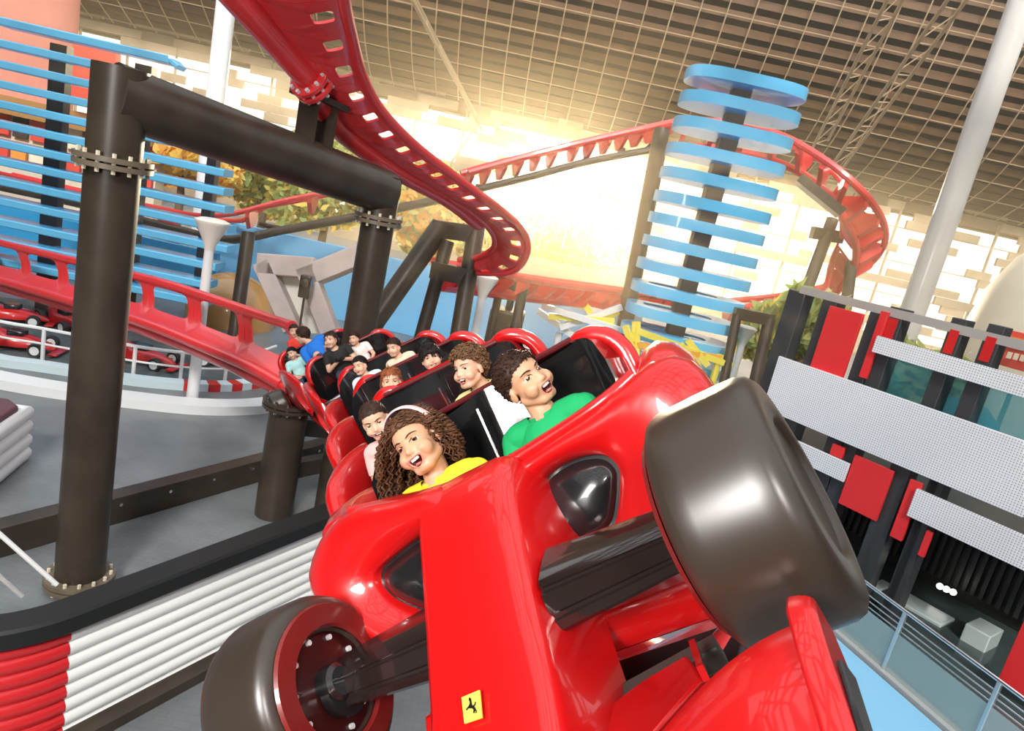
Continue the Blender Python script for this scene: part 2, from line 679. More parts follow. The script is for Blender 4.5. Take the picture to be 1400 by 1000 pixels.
# --- the lead track on the left, banked towards the camera
top = railpts([(-70, 314, 15.2), (0, 332, 14.3), (160, 371, 12.4), (230, 389, 11.6), (300, 412, 10.8), (372, 437, 10.0), (400, 446, 9.6)], 80)
bot = railpts([(-70, 366, 14.6), (0, 384, 13.6), (120, 419, 12.1), (200, 443, 11.2), (280, 475, 10.4), (340, 501, 9.8), (386, 527, 9.3)], 80)
lt = thing('coaster_track', 'red coaster track with windowed plate running in from the left edge behind the dark post', 'coaster track', G(180, 620))
MB().tube(top, .075, 12).build('rail', TRED, lt)
MB().tube(bot, .085, 12).build('rail', TRED, lt)
A = railpts([(-70, 366, 14.6), (0, 384, 13.6), (120, 419, 12.1), (200, 443, 11.2), (280, 475, 10.4), (340, 501, 9.8), (386, 527, 9.3)], 9)
B = railpts([(-70, 314, 15.2), (0, 332, 14.3), (160, 371, 12.4), (230, 389, 11.6), (300, 412, 10.8), (372, 437, 10.0), (400, 446, 9.6)], 9)
web_panel(A, B, .22, .03, side=1).build('tie_plate', TRED, lt, ang=50)
MB().tube([a.lerp(b, .25) - Vector((0, -.1, .33)) for a, b in zip(A, B)], .11, 10).build('spine_pipe', TRED, lt)


# --- upper track over the portal
def tubetrack(root, left, right, n, r, spine=None, rs=.1, tie_every=4, tie='plate', m=None):
    m = m or TRED
    Lp, Rp = railpts(left, n), railpts(right, n)
    MB().tube(Lp, r, 10).build('rail', m, root)
    MB().tube(Rp, r, 10).build('rail', m, root)
    return Lp, Rp


ut = thing('coaster_track', 'upper red roller coaster track sweeping down over the dark portal beam to the right', 'coaster track', G(430, 640))
lr = [(300, -60, 5.6), (352, 10, 6.1), (392, 62, 6.6), (428, 118, 7.1), (462, 168, 7.7), (520, 215, 8.5), (585, 255, 9.4), (640, 285, 10.2), (672, 315, 10.9), (676, 338, 11.4), (655, 352, 11.8), (628, 356, 12.2)]
rr = [(462, -60, 5.7), (470, 0, 6.1), (481, 50, 6.6), (494, 100, 7.1), (520, 150, 7.7), (568, 200, 8.5), (628, 246, 9.4), (682, 286, 10.2), (716, 318, 10.9), (719, 350, 11.3), (695, 372, 11.7), (630, 372, 12.1)]
Lu, Ru = railpts(lr, 90), railpts(rr, 90)
MB().tube(Lu, .06, 10).build('rail', TRED, ut)
MB().tube(Ru, .06, 10).build('rail', TRED, ut)
wa, wb = railpts(lr, 21), railpts(rr, 21)
web_panel(wa, wb, .10, .03, hole_lo=.60, hole_hi=.86, hole_w=.19, side=-1).build('tie_plate', TRED, ut, ang=50)
sp = [(300, -30, 5.75), (345, 20, 6.15), (385, 65, 6.6), (423, 108, 7.0)]
spp = railpts(sp, 24)
MB().tube(spp, .135, 18).build('spine_pipe', TRED, ut)
t_ = (spp[-1] - spp[-2]).normalized()
fl_ = MB().lathe([(.2, -.03), (.22, -.02), (.22, .02), (.2, .03)], spp[-1], t_, 20)
fl_.lathe([(.2, -.03), (.22, -.02), (.22, .02), (.2, .03)], spp[-1] + t_ * .09, t_, 20)
for k in range(10):
    a = 2 * math.pi * k / 10
    x = t_.orthogonal().normalized()
    y = t_.cross(x)
    q = spp[-1] + (x * math.cos(a) + y * math.sin(a)) * .185
    fl_.tube([q - t_ * .06, q + t_ * .15], .022, 6, m=1)
fl_.build('bolted_flange', [TRED, WHITE], ut)
s2 = railpts([(424, 110, 7.05), (436, 140, 7.3), (470, 182, 7.9), (540, 232, 8.8), (612, 272, 9.9), (655, 305, 10.8)], 30)
MB().tube(s2, .12, 14).build('spine_pipe', TRED, ut)


FLG = mat('worn_flange_steel', (0.16, 0.13, 0.09), rough=.4)
CREAM = mat('cream_bolt', (0.75, 0.68, 0.52), rough=.35)


# --- dark portal frame that carries the upper track
def flange(mb, p, ax, r, n=14):
    mb.lathe([(r, -.05), (r + .09, -.05), (r + .09, -.008), (r, -.008)], p, ax, 26, cap=False)
    mb.lathe([(r, .008), (r + .09, .008), (r + .09, .05), (r, .05)], p, ax, 26, cap=False)
    ax = Vector(ax).normalized()
    x = ax.orthogonal().normalized()
    y = ax.cross(x)
    for k in range(n):
        a = 2 * math.pi * k / n
        q = p + (x * math.cos(a) + y * math.sin(a)) * (r + .05)
        mb.tube([q - ax * .085, q + ax * .085], .018, 6, m=1)
    return mb


pb_ = G(108, 802)
pa_top = onvert(pb_, 92)
r1 = .22
po = thing('portal_frame', 'big dark steel portal with a round post at each end carrying the upper red track', 'steel support', pb_)
MB().tube([pb_, pa_top], r1, 28).build('post', STEEL, po)
flange(MB(), onvert(pb_, 222), (0, 0, 1), r1).build('flange', [FLG, CREAM], po)
flange(MB(), pb_ + Vector((0, 0, .1)), (0, 0, 1), r1).build('flange', [FLG, CREAM], po)
c0 = P(524, 262, 8.3)
base2 = Vector((c0.x, c0.y, 0))
pr_top = onvert(base2, 240)
r2 = .2
MB().tube([base2, pr_top], r2, 28).build('post', STEEL, po)
flange(MB(), onvert(base2, 300), (0, 0, 1), r2, 12).build('flange', [FLG, CREAM], po)
e0 = onvert(pb_, 131)
e1 = onvert(base2, 262)
MB().tube([e0 - (e1 - e0).normalized() * .05, e1 + (e1 - e0).normalized() * .04], .26, 28).build('beam', STEEL, po)
sd = PL(430, 185, e0, (e1 - e0).cross(Vector((0, 0, 1))).normalized())
sb = MB()
for k in (-1, 1):
    sb.box(sd + (e1 - e0).normalized() * .12 * k + Vector((0, 0, .12)), (.015, .16, .26), ((e1 - e0).normalized(), Vector((0, 0, 1)).cross((e1 - e0).normalized()), Vector((0, 0, 1))))
sb.box(sd + Vector((0, 0, .36)), (.24, .2, .03), ((e1 - e0).normalized(), Vector((0, 0, 1)).cross((e1 - e0).normalized()), Vector((0, 0, 1))))
sb.build('saddle', STEEL, po)
sb = MB()
for k in range(8):
    q = sd + Vector((0, 0, .39)) + (e1 - e0).normalized() * (.18 * (1 if k % 2 else -1)) + Vector((0, 0, 1)).cross((e1 - e0).normalized()) * (.05 * (k // 2 - 1.5))
    sb.tube([q, q + Vector((0, 0, .06))], .02, 6)
sb.build('saddle_bolts', CHROME, po)
MB().tube([sd + Vector((0, 0, .38)), s2[3]], .1, 12).build('saddle_stub', TRED, po)

# --- pair of short posts with cross bars under the last car
tr = thing('track_support', 'short black twin-post support with a cross bar standing under the last car of the train', 'steel support', G(380, 700))
q0, q1 = G(374, 702), G(462, 668)
for q, yt, rr_ in ((q0, 552, .24), (q1, 560, .24)):
    MB().tube([q, onvert(q, yt)], rr_, 22).build('post', STEEL, tr)
    flange(MB(), onvert(q, yt), (0, 0, 1), rr_, 12).build('flange', [STEEL, CHROME], tr)
MB().bar(onvert(q0, 570) + Vector((0, 0, -.1)), onvert(q1, 590), .2, .22).build('cross_bar', STEEL, tr)
MB().bar(onvert(q0, 645), onvert(q1, 628), .16, .22).build('cross_bar', STEEL, tr)

# --- long low black beams beside the floor
bm0, bm1 = G(-60, 742, .25), G(485, 598, .25)
lb = thing('floor_beam', 'long low black beam on the grey floor running behind the thick dark post', 'beam', Vector((bm0.x, bm0.y, 0)))
lbm = MB().bar(bm0 - Vector((0, 0, .08)), bm1 - Vector((0, 0, .08)), .22, .34)
lbm.build('beam', STEEL, lb, bevel=.01)
bb = MB()
for k in range(9):
    q = bm0.lerp(bm1, (k + .5) / 9)
    dn = (bm1 - bm0).normalized().cross(Vector((0, 0, 1)))
    bb.tube([q + dn * .09, q + dn * .135], .022, 8)
bb.build('bolt_heads', CHROME, lb)

# --- front ribbed barrier: white tubes with a black ledge, red tubes round the near corner
WR = mat('white_ribbed_plastic', (0.92, 0.94, 0.94), rough=.35, coat=.2)
bA, bB = G(80, 1010), G(470, 805)
dv = (bB - bA).normalized()
nv = dv.cross(Vector((0, 0, 1)))
if nv.dot(CAM - bA) < 0:
    nv = -nv
HB = onvert(bA, 855).z
br = thing('ribbed_barrier', 'long white ribbed barrier with a black ledge on top, ending in red ribs', 'barrier', Vector((bA.x, bA.y, 0)))
NRB = 8
RC_ = .95
cc = bA - nv * RC_
arc_ = [cc + nv * (RC_ * math.cos(t)) - dv * (RC_ * math.sin(t)) for t in np.linspace(0, math.pi / 2, 14)]
tail_ = [arc_[-1] - nv * .3]
wbm, rb_ = MB(), MB()
for k in range(NRB):
    z = Vector((0, 0, HB * (k + .5) / NRB))
    r = HB / NRB * .56
    wbm.tube([bA + z, bB + dv * 3 + z], r, 10)
    rb_.tube([p + z for p in arc_ + tail_], r, 10)
wbm.build('white_ribs', WR, br, ang=70)
rb_.build('red_ribs', mat('red_ribbed_plastic', (0.62, 0.02, 0.025), rough=.3, coat=.5), br, ang=70)
led = MB()
path_ = [bB + dv * 3, bA + dv * 1.0] + arc_ + tail_
rings = []
for k, p in enumerate(path_):
    t = (path_[min(k + 1, len(path_) - 1)] - path_[max(k - 1, 0)]).normalized()
    sN = t.cross(Vector((0, 0, 1)))
    rings.append([p + sN * x + Vector((0, 0, HB + z)) for x, z in ((-.10, .0), (-.12, .02), (-.12, .14), (-.10, .16), (.10, .16), (.12, .14), (.12, .02), (.10, .0))])
led.loft(rings)
led.build('black_ledge', mat('black_ledge_rubber', (0.012, 0.013, 0.014), rough=.5), br)
MB().bar(bA - dv * .4 + nv * .05 + Vector((0, 0, .05)), bB + dv * 3 + nv * .05 + Vector((0, 0, .05)), .3, .1).build('kick_rail', STEEL, br)
wr = MB()
for k, (a_, b_) in enumerate((((-10, 722), (78, 800)), ((-10, 780), (30, 815)))):
    wr.tube([P(*a_, 5.6), P(*b_, 5.9)], .02, 8)
tag(wr.build('safety_cable', WHITE), 'thin white cables at the left edge slanting down to the black ledge', 'cable')

# --- second ribbed barrier at the left edge
b2 = thing('ribbed_barrier', 'short white ribbed block with a dark red top at the left edge', 'barrier', G(-40, 640))
h2 = .75
f0, f1 = PL(-90, 640, (0, 0, h2), Vector((0, 0, 1))), PL(36, 556, (0, 0, h2), Vector((0, 0, 1)))
dd = (f1 - f0).normalized()
n2 = dd.cross(Vector((0, 0, 1)))
if n2.dot(CAM - f0) > 0:
    n2 = -n2
rb2 = MB()
for k in range(4):
    z = h2 * (k + .5) / 4
    rb2.tube([f0 + Vector((0, 0, z - h2)), f1 + Vector((0, 0, z - h2)), f1 + n2 * 2.5 + Vector((0, 0, z - h2))], h2 / 4 * .56, 10)
rb2.build('white_ribs', WR, b2, ang=70)
tp2 = MB().prism([f0 + Vector((0, 0, .03)), f1 - dd * .2 + Vector((0, 0, .03)), f1 + n2 * .2 + Vector((0, 0, .03)), f1 + n2 * 2.5 + Vector((0, 0, .03)), f0 + n2 * 2.5 + Vector((0, 0, .03))], (0, 0, .1))
tp2.build('top_pad', mat('dark_red_vinyl', (0.13, 0.05, 0.06), rough=.5), b2, bevel=.03)


# --- trestle behind the train
def trestle(legs, bars, d, r, label, grp=None):
    root = thing('track_support', label, 'steel support', Vector((P(*legs[0][1], d).x, P(*legs[0][1], d).y, 0)), grp)
    for a, b, rk in legs:
        pa_, pb2 = P(*a, d), P(*b, d)
        t = (pb2 - pa_).normalized()
        e = pb2 + t * ((-pb2.z) / t.z if t.z < -.2 else 0)
        MB().tube([pa_, e], r * rk, 16).build('post', STEEL, root)
    for a, b in bars:
        MB().bar(P(*a, d), P(*b, d), r * 1.7, r * 1.9).build('cross_bar', STEEL, root)
    return root


trestle([((604, 308), (522, 425), 1.25), ((612, 330), (578, 452), .8), ((652, 308), (628, 452), 1.0)], [((592, 312), (660, 322)), ((590, 368), (645, 380))], 12.0, .15, 'dark trestle of three posts behind the train, one of them slanting')
trestle([((716, 392), (704, 450), 1.0), ((684, 392), (676, 430), .8)], [((682, 388), (720, 394))], 15.0, .11, 'small dark square frame behind the white lamp post, in the middle of the hall')
trestle([((340, 318), (327, 412), 1.0)], [], 16.2, .155, 'single dark post under the red track with brackets, left of the slanting grey frame')
trestle([((905, 178), (848, 478), 1.2)], [], 17.0, .17, 'tall brown post beside the round blue tower, holding the long straight track')
trestle([((1052, 436), (1036, 505), 1.0), ((1008, 430), (1000, 470), .8)], [((1004, 428), (1056, 438))], 15.0, .13, 'small dark frame right of the foot of the round blue tower')
trestle([((1138, 300), (1075, 470), 1.0), ((1172, 302), (1150, 470), .9)], [((1108, 258), (1180, 300)), ((1110, 318), (1168, 328))], 19.0, .17, 'dark twin-post support under the right end of the red loop')


# --- track with hanging brackets on a dark lattice pipe
def bracket_track(label, top, pipe, n, r, nb, gauge, base, pr=.12, nstr=6):
    root = thing('coaster_track', label, 'coaster track', Vector((base.x, base.y, 0)))
    T = railpts(top, n)
    back = (Vector((FW.x, FW.y, 0))).normalized()
    offs = []
    for i in range(n):
        t = (T[min(i + 1, n - 1)] - T[max(i - 1, 0)]).normalized()
        s = t.cross(Vector((0, 0, 1))).normalized()
        if s.dot(back) < 0:
            s = -s
        offs.append(s)
    for i in range(1, n):
        if offs[i].dot(offs[i - 1]) < 0:
            offs[i] = -offs[i]
    T2 = [p + o * gauge - Vector((0, 0, .05)) for p, o in zip(T, offs)]
    MB().tube(T, r, 8).build('rail', TRED, root)
    MB().tube(T2, r, 8).build('rail', TRED, root)
    mid = [(a + b) / 2 - Vector((0, 0, gauge * .55)) for a, b in zip(T, T2)]
    if nb:
        for k in range(nb):
            i = int((k + .5) * n / nb)
            up = Vector((0, 0, 1))
            t = (T[min(i + 1, n - 1)] - T[max(i - 1, 0)]).normalized()
            mb = MB()
            mb.prism([T[i], T2[i], T2[i] - up * gauge * .22, mid[i] + offs[i] * gauge * .14, mid[i] - offs[i] * gauge * .14, T[i] - up * gauge * .22], t * gauge * .13)
            mb.build('bracket', TRED, root)
    if pipe:
        Q = railpts(pipe, n)
        MB().tube(Q, pr, 10).build('support_pipe', STEEL, root)
        for k in range(nstr):
            i = int((k + .5) * n / nstr)
            MB().tube([Q[i], mid[i]], pr * .6, 8).build('strut', STEEL, root)
    else:
        MB().tube(mid, pr, 8).build('spine_pipe', TRED, root)
    return root


bracket_track('distant red track with hanging brackets on a dark pipe, seen through the portal', [(-20, 232, 24), (120, 265, 22), (250, 292, 20), (313, 293, 19), (386, 275, 19), (502, 252, 19), (560, 240, 19)],
              [(-20, 252, 24), (120, 282, 22), (250, 316, 20), (313, 328, 19), (386, 315, 19), (495, 295, 19), (605, 272, 19)], 50, .07, 9, .9, P(380, 300, 19))
bracket_track('long straight red track climbing from the middle to the round blue tower', [(640, 236, 17.5), (720, 214, 17.8), (800, 194, 18), (880, 176, 18.2), (930, 165, 18.4)],
              [(640, 262, 17.5), (720, 243, 17.8), (800, 222, 18), (900, 203, 18.3)], 40, .09, 13, .8, P(780, 300, 18), .09, 6)
bracket_track('red track loop curving round behind the blue tower at the right', [(930, 165, 18.4), (1000, 168, 18.2), (1065, 184, 17.8), (1125, 217, 17.2), (1175, 258, 17.0), (1206, 300, 17.6), (1208, 335, 18.5), (1185, 365, 19.5), (1140, 388, 20.3), (1070, 404, 20.8), (985, 413, 21.0)],
              None, 70, .09, 18, 1.05, P(1140, 330, 18), .10)
bracket_track('low red track in the middle distance passing under the bright window', [(630, 366, 13), (690, 376, 14), (760, 388, 15.5), (840, 398, 17), (930, 410, 18.5)], None, 40, .08, 16, .75, P(760, 420, 15), .12)
tag(MB().bar(P(1092, 245, 17.6), P(1150, 292, 17.4), 1.0, .22).build('maintenance_platform', STEEL), 'dark platform hanging under the right bend of the red loop', 'platform')


# --- white lamp posts with funnel heads
def lamp_post(px, py, top_py, h_px, d, label):
    b = P(px, py, d)
    b = Vector((b.x, b.y, max(0, b.z) if d < 13 and abs(b.z) > .5 else 0))
    if d > 12.4:
        b.z = 0
    t = onvert(b, top_py)
    s = d / FPX
    root = thing('lamp_post', label, 'lamp post', b, 'white lamp posts')
    MB().tube([b, t - Vector((0, 0, h_px * s))], [.1, .075], 14).build('pole', WHITE, root)
    MB().lathe([(.08, -h_px * s), (.10, -h_px * s * .8), (.52 * h_px * s, -.06), (.56 * h_px * s, -.02), (.56 * h_px * s, 0), (.4 * h_px * s, .03)], t, n=24).build('funnel_shade', mat('milky_shade', (0.85, 0.82, 0.74), rough=.4), root)
    MB().lathe([(.16, 0), (.16, .05), (.1, .08)], b, n=16).build('base_plate', WHITE, root)
    return root


g = G(262, 551)
lamp_post(262, 551, 302, 38, pix(g)[2], 'white lamp post with funnel head standing on the grey floor by the thick dark post')
lamp_post(648, 460, 378, 30, 13.5, 'white lamp post with funnel head behind the train, right of the dark trestle')
lamp_post(1000, 520, 448, 24, 16, 'white lamp post with funnel head right of the foot of the blue tower')
# ------------------------------------------------------------------ the train
SEATM = mat('black_seat_shell', (0.010, 0.010, 0.011), rough=.14, coat=1.0)
TUBM = mat('dark_tub_lining', (0.02, 0.02, 0.021), rough=.4)


def sup(pts, n=48):
    return smooth_closed(pts, n)


def align(O, H):
    """resample outer loop O so that its points face those of hole H as seen from the hole's centre"""
    c = H.mean(0)
    def order(Q):
        a = np.unwrap(np.arctan2(Q[:, 1] - c[1], Q[:, 0] - c[0]))
        if a[-1] < a[0]:
            Q, a = Q[::-1], a[::-1]
        return Q, a
    H, ah = order(H)
    O, ao = order(O)
    ao = np.maximum.accumulate(ao)
    k = len(O)
    O3, a3 = np.vstack([O, O, O]), np.concatenate([ao - 2 * np.pi, ao, ao + 2 * np.pi])
    n = len(H)
    base = ah[0]
    lin = base + np.arange(n) * 2 * np.pi / n
    tgt = .5 * ah + .5 * lin
    R_ = np.stack([np.interp(tgt, a3, O3[:, i]) for i in range(2)], 1)
    return R_, H


def fairing(root, outer, hole, y0, tilt, bulge, lip, back, name='side_fairing'):
    """rounded red duct front round a dark opening; outer and hole are (x, z) loops at y0"""
    H = sup(hole, 64)
    O, H = align(sup(outer, 128), H)
    zc = H[:, 1].mean()

    def ring(Q, dy):
        return [Vector((q[0], y0 + dy - tilt * (q[1] - zc), q[1])) for q in Q]
    hc = H.mean(0)
    Hi = hc + (H - hc) * .93
    rings = [ring(Hi, -lip), ring(hc + (H - hc) * .97, -lip * .35), ring(H, 0)]
    for t, b in ((.12, .35), (.28, .72), (.45, .95), (.62, 1.0), (.78, .8), (.9, .4), (.97, -.05)):
        rings.append(ring(H + (O - H) * t, bulge * b))
    rings.append(ring(O, -bulge * .9))
    oc = O.mean(0)
    for t, dy in ((.99, -.22), (.965, -.45), (.92, -.7), (.86, -1.0)):
        rings.append(ring(oc + (O - oc) * t, -bulge * .9 + dy * back))
    o = MB().loft(rings, cap=False).build(name, RED, root, local=True, ang=75)
    ins = [ring(Hi, -lip)]
    for t, dy in ((.97, -.015), (.88, .012), (.7, .03), (.5, .04), (.3, .046), (.06, .05)):
        ins.append(ring(hc + (Hi - hc) * t, -lip + dy))
    MB().loft(ins, cap=True).build('air_intake', BLACK, o, local=True, ang=75)
    return o


def slab(root, name, m, cx, y, hw, zt, zb, r, th, lean, bucket=0.0, grow=0):
    """upright seat slab with rounded upper corners; front face dished into two buckets"""
    hw += grow
    zt += grow
    n = 40
    prof = []
    for i in range(n + 1):
        u = -1 + 2 * i / n
        prof.append(u)
    rows = []
    NZ = 16
    front, backs = [], []
    for j in range(NZ + 1):
        v = j / NZ
        rf_, rb_ = [], []
        for u in prof:
            x = u * hw
            e = max(0, abs(x) - (hw - r)) / r
            ztop_ = zt - r * (1 - math.sqrt(max(0, 1 - min(1, e) ** 2)))
            z = zb + (ztop_ - zb) * v
            d = bucket * (math.sin(math.pi * min(1, abs(u) * 1.02)) ** 1.2) * (1 - .35 * v) if bucket else 0
            wing = bucket * 1.6 * max(0, abs(u) - .86) / .14
            yy = y - lean * (z - zb)
            rf_.append((cx + x, yy - d + wing, z))
            rb_.append((cx + x, yy - th, z))
        front.append(rf_)
        backs.append(rb_)
    mb = MB()
    rings = []
    for j in range(NZ + 1):
        rings.append([Vector(p) for p in front[j]] + [Vector(p) for p in reversed(backs[j])])
    mb.loft(rings)
    return mb.build(name, m, root, local=True, ang=60)


def seat_edges(root, cx, hw, zt, r, th):
    """thin dark welt along the top of the seat back, thick red arch round each upper corner"""
    def y_(z):
        return -.70 - .06 * (z + .2)
    MB().tube([(cx + u * (hw - r), -.625 - .06 * (zt + .2), zt) for u in np.linspace(-1, 1, 9)], .011, 8).build('top_welt', mat('dark_maroon_welt', (0.10, 0.008, 0.01), rough=.4), root, local=True)
    for s in (-1, 1):
        p = [(cx + s * (hw - r * 1.7), y_(zt), zt - .03)]
        for t in np.linspace(0, math.pi / 2, 8):
            z = zt - r + r * math.cos(t)
            p.append((cx + s * (hw - r + r * math.sin(t)), y_(z), z))
        p.append((cx + s * hw, y_(.30), .30))
        q = smooth_open(p, 24)
        MB().tube(q, [.006] + [th * min(1, .3 + .1 * i) for i in range(1, 24)], 12).build('corner_arch', RED, root, local=True)


def side_wall(root, secs, name='cockpit_side'):
    rings = []
    for (y, xi, xo, z, low) in secs:
        w_ = xo - xi
        loop = [(xi, z - .4), (xi, z - .05), (xi + w_ * .06, z - .012), (xi + w_ * .2, z + .004), (xi + w_ * .5, z + .01), (xi + w_ * .78, z - .02), (xi + w_ * .95, z - .07), (xo, z - .15), (xo - w_ * .03, z - .25), (xo - w_ * .2, z - .36), (xi + w_ * .35, z - low)]
        rings.append([Vector((a, y, b)) for a, b in loop])
    # smooth along y
    n = 26
    sm = []
    A = np.array([[tuple(p) for p in r] for r in rings])
    for k in range(A.shape[1]):
        sm.append(smooth_open(A[:, k], n))
    sm = np.array(sm).transpose(1, 0, 2)
    return MB().loft([[Vector(p) for p in r] for r in sm]).build(name, RED, root, local=True, ang=60)


def wheel(root, c, r, w, inner, name='front_wheel'):
    """tire with sunken disc and bolts; inner = +1 when the inner face looks along +x"""
    ax = Vector((1, 0, 0))
    prof = [(r * .56, -w * .5 + .012), (r * .6, -w * .5), (r * .8, -w * .5), (r * .9, -w * .485), (r * .965, -w * .44), (r * .995, -w * .36), (r * 1.0, -w * .22), (r * 1.003, 0), (r * 1.0, w * .22), (r * .995, w * .36), (r * .965, w * .44), (r * .9, w * .485), (r * .8, w * .5), (r * .6, w * .5), (r * .56, w * .5 - .012)]
    t_ = MB().lathe(prof, c, ax, 56, cap=False)
    t_.lathe([(r * .57, 0), (r * .2, .01), (.001, .01)], Vector(c) - ax * inner * (w * .5 - .012), ax * inner, 40, cap=False)
    t = t_.build(name, RUBBER, root, local=True, ang=50)
    side = inner
    f = Vector(c) + ax * side * (w * .5)
    rim = MB().lathe([(r * .86, .002), (r * .84, .012), (r * .62, .014), (r * .59, .004)], f, ax * side, 48, cap=False)
    rim.lathe([(r * .59, .004), (r * .575, -.03), (r * .02, -.034)], f, ax * side, 48, m=1, cap=False)
    rim.build('wheel_disc', [mat('dark_red_disc', (0.17, 0.012, 0.010), rough=.35, coat=.3), mat('dark_red_recess', (0.045, 0.006, 0.006), rough=.35, coat=.3)], t, local=True, ang=30)
    for k in range(10):
        a = 2 * math.pi * (k + .3) / 10
        q = f + Vector((0, math.cos(a), math.sin(a))) * r * .51 - ax * side * .034
        MB().tube([q, q + ax * side * .013], .008, 8).build('wheel_bolt', WHITE, t, local=True)  # shiny metal bolts coloured white to hold their bright glint
    hub = MB().lathe([(r * .2, -.05), (r * .2, .01), (r * .15, .02)], f, ax * side, 20)
    hub.build('hub', BLACK, t, local=True)
    return t


# --- pose of the front car
RC = ((0.80385, -0.41016, -0.43081), (0.45644, -0.03909, 0.88889), (-0.38143, -0.91118, 0.15579))
TCAR = (-0.0411, -0.6033, 1.6807)
cx_, cy_, cz_ = [cam_dir(RC[0][i], RC[1][i], RC[2][i]) for i in range(3)]
M1 = frame(-cx_, cy_, cz_, CAM + cam_dir(*TCAR))


def lp(M, x, y, z):
    """world point of a car-local (x to the viewer's right, y to the nose, z up)"""
    return M @ Vector((-x, y, z))

car = thing('roller_coaster_car', 'red front car of the roller coaster train with long nose, black tires and yellow badge', 'roller coaster car', M1, 'cars of the red roller coaster train')
FLIP.add(car.name)

# nose
st = [(-.285, .352, -.245, .078), (-.25, .343, -.24, .083), (-.19, .305, -.232, .09), (-.115, .222, -.218, .10), (.01, .070, -.197, .125), (.10, -.03, -.18, .148), (.20, -.14, -.162, .178), (.30, -.235, -.15, .19), (.42, -.31, -.13, .18), (.55, -.35, -.10, .15), (.66, -.385, -.06, .11), (.70, -.41, -.03, .08)]
S_ = smooth_open([(a, b, c, d) for a, b, c, d in st], 40)
rings = []
for y, z, xl, xr in S_:
    w_ = xr - xl
    k = min(1.0, max(.25, (.72 - y) / .25))
    dz = .30 * k
    fl_ = .055 * k
    b = min(.03, w_ * .12)
    nx, nz = .68, .73
    def pt(x, dn, dy=0):
        return Vector((x, y - nx * dn * .9 + dy, z - nz * dn))
    rings.append([pt(xl + b, 0), pt(xl + w_ * .5, -.003), pt(xr - b * 1.4, 0), pt(xr - b * .4, .012), pt(xr + .006, .04), pt(xr + fl_ * .6, dz * .5), pt(xr + fl_, dz), pt(xl + w_ * .5, dz + .02), pt(xl - fl_, dz), pt(xl - fl_ * .6, dz * .5), pt(xl - .006, .04), pt(xl + b * .3, .012)])
nose = MB().loft(rings).build('nose', RED, car, local=True, ang=48)
wnm = nose.modifiers.new('weighted', 'WEIGHTED_NORMAL')
wnm.keep_sharp = True

# badge
bc = [(-.044, .177, -.113), (.006, .176, -.111), (.012, .215, -.154), (-.035, .215, -.154)]
nrm = Vector((0, .732, .681))
bq = [Vector(p) + nrm * .014 for p in bc]
bx_, by_ = (bq[1] - bq[0]), (bq[3] - bq[0])
badge = MB().prism([p for p in bq], nrm * .004).build('badge', mat('badge_yellow', (0.90, 0.80, 0.10), rough=.35, coat=.5), nose, local=True)
hs = MB()
for poly in ([(.30, .50), (.42, .40), (.52, .42), (.62, .54), (.70, .60), (.66, .74), (.60, .66), (.52, .58), (.42, .56), (.34, .54)],
             [(.42, .44), (.44, .30), (.40, .22), (.46, .14), (.53, .20), (.54, .32), (.54, .44)],
             [(.34, .52), (.22, .58), (.20, .54), (.32, .47)], [(.62, .56), (.72, .50), (.75, .40), (.72, .38), (.68, .47), (.60, .50)],
             [(.60, .64), (.56, .78), (.60, .79), (.66, .68)], [(.66, .66), (.72, .74), (.66, .80), (.69, .82), (.76, .74), (.69, .62)]):
    hs.prism([bq[0] + bx_ * u + by_ * v + nrm * .0035 for u, v in poly], nrm * .0022)
hs.build('horse_emblem', BLACK, nose, local=True, flat=True)

# ducts either side of the nose
outL = [(-.15, .35), (-.26, .368), (-.371, .392), (-.45, .41), (-.545, .408), (-.63, .378), (-.69, .331), (-.727, .28), (-.718, .212), (-.675, .145), (-.59, .075), (-.49, -.005), (-.40, -.065), (-.3, -.14), (-.18, -.18), (-.08, -.12), (-.06, .1), (-.08, .28)]
holL = [(-.478, .183), (-.455, .213), (-.365, .234), (-.27, .248), (-.19, .24), (-.17, .12), (-.21, .0), (-.30, .015), (-.375, .055), (-.44, .105), (-.472, .148)]
fairing(car, outL, holL, -.20, .18, .045, .03, .34)
outR = [(.03, .315), (.13, .33), (.25, .345), (.373, .362), (.46, .384), (.53, .400), (.60, .385), (.635, .34), (.65, .27), (.64, .18), (.61, .1), (.58, .0), (.53, -.1), (.455, -.205), (.40, -.225), (.27, -.235), (.095, -.25), (.0, -.15), (-.03, .1), (-.01, .24)]
holR = [(.336, .185), (.328, .15), (.295, .09), (.255, .04), (.20, .02), (.12, .03), (.06, .08), (.05, .18), (.11, .243), (.20, .257), (.27, .247), (.315, .225)]
fairing(car, outR, holR, -.33, .18, .05, .03, .30)

# cockpit
side_wall(car, [(-.42, .45, .60, .385, .42), (-.48, .47, .615, .42, .45), (-.58, .46, .615, .45, .45), (-.70, .44, .60, .45, .45), (-.84, .42, .56, .40, .42), (-.93, .40, .50, .30, .36)])
side_wall(car, [(-.28, -.66, -.44, .40, .42), (-.36, -.70, -.52, .425, .45), (-.46, -.72, -.57, .45, .45), (-.60, -.72, -.59, .47, .45), (-.74, -.68, -.57, .45, .42), (-.86, -.62, -.54, .33, .36)])
slab(car, 'seat_back', SEATM, -.10, -.60, .485, .60, -.30, .12, .13, .06, .07)
slab(car, 'seat_shell', RED, -.10, -.715, .495, .60, -.34, .13, .05, .06, 0, .010)
seat_edges(car, -.10, .50, .605, .13, .034)
tubm = MB()
tubm.box((-.1, -.45, -.40), (.50, .18, .02))
tubm.box((-.1, -.57, -.1), (.46, .03, .06))
tubm.build('cockpit_lining', TUBM, car, local=True, bevel=.01)
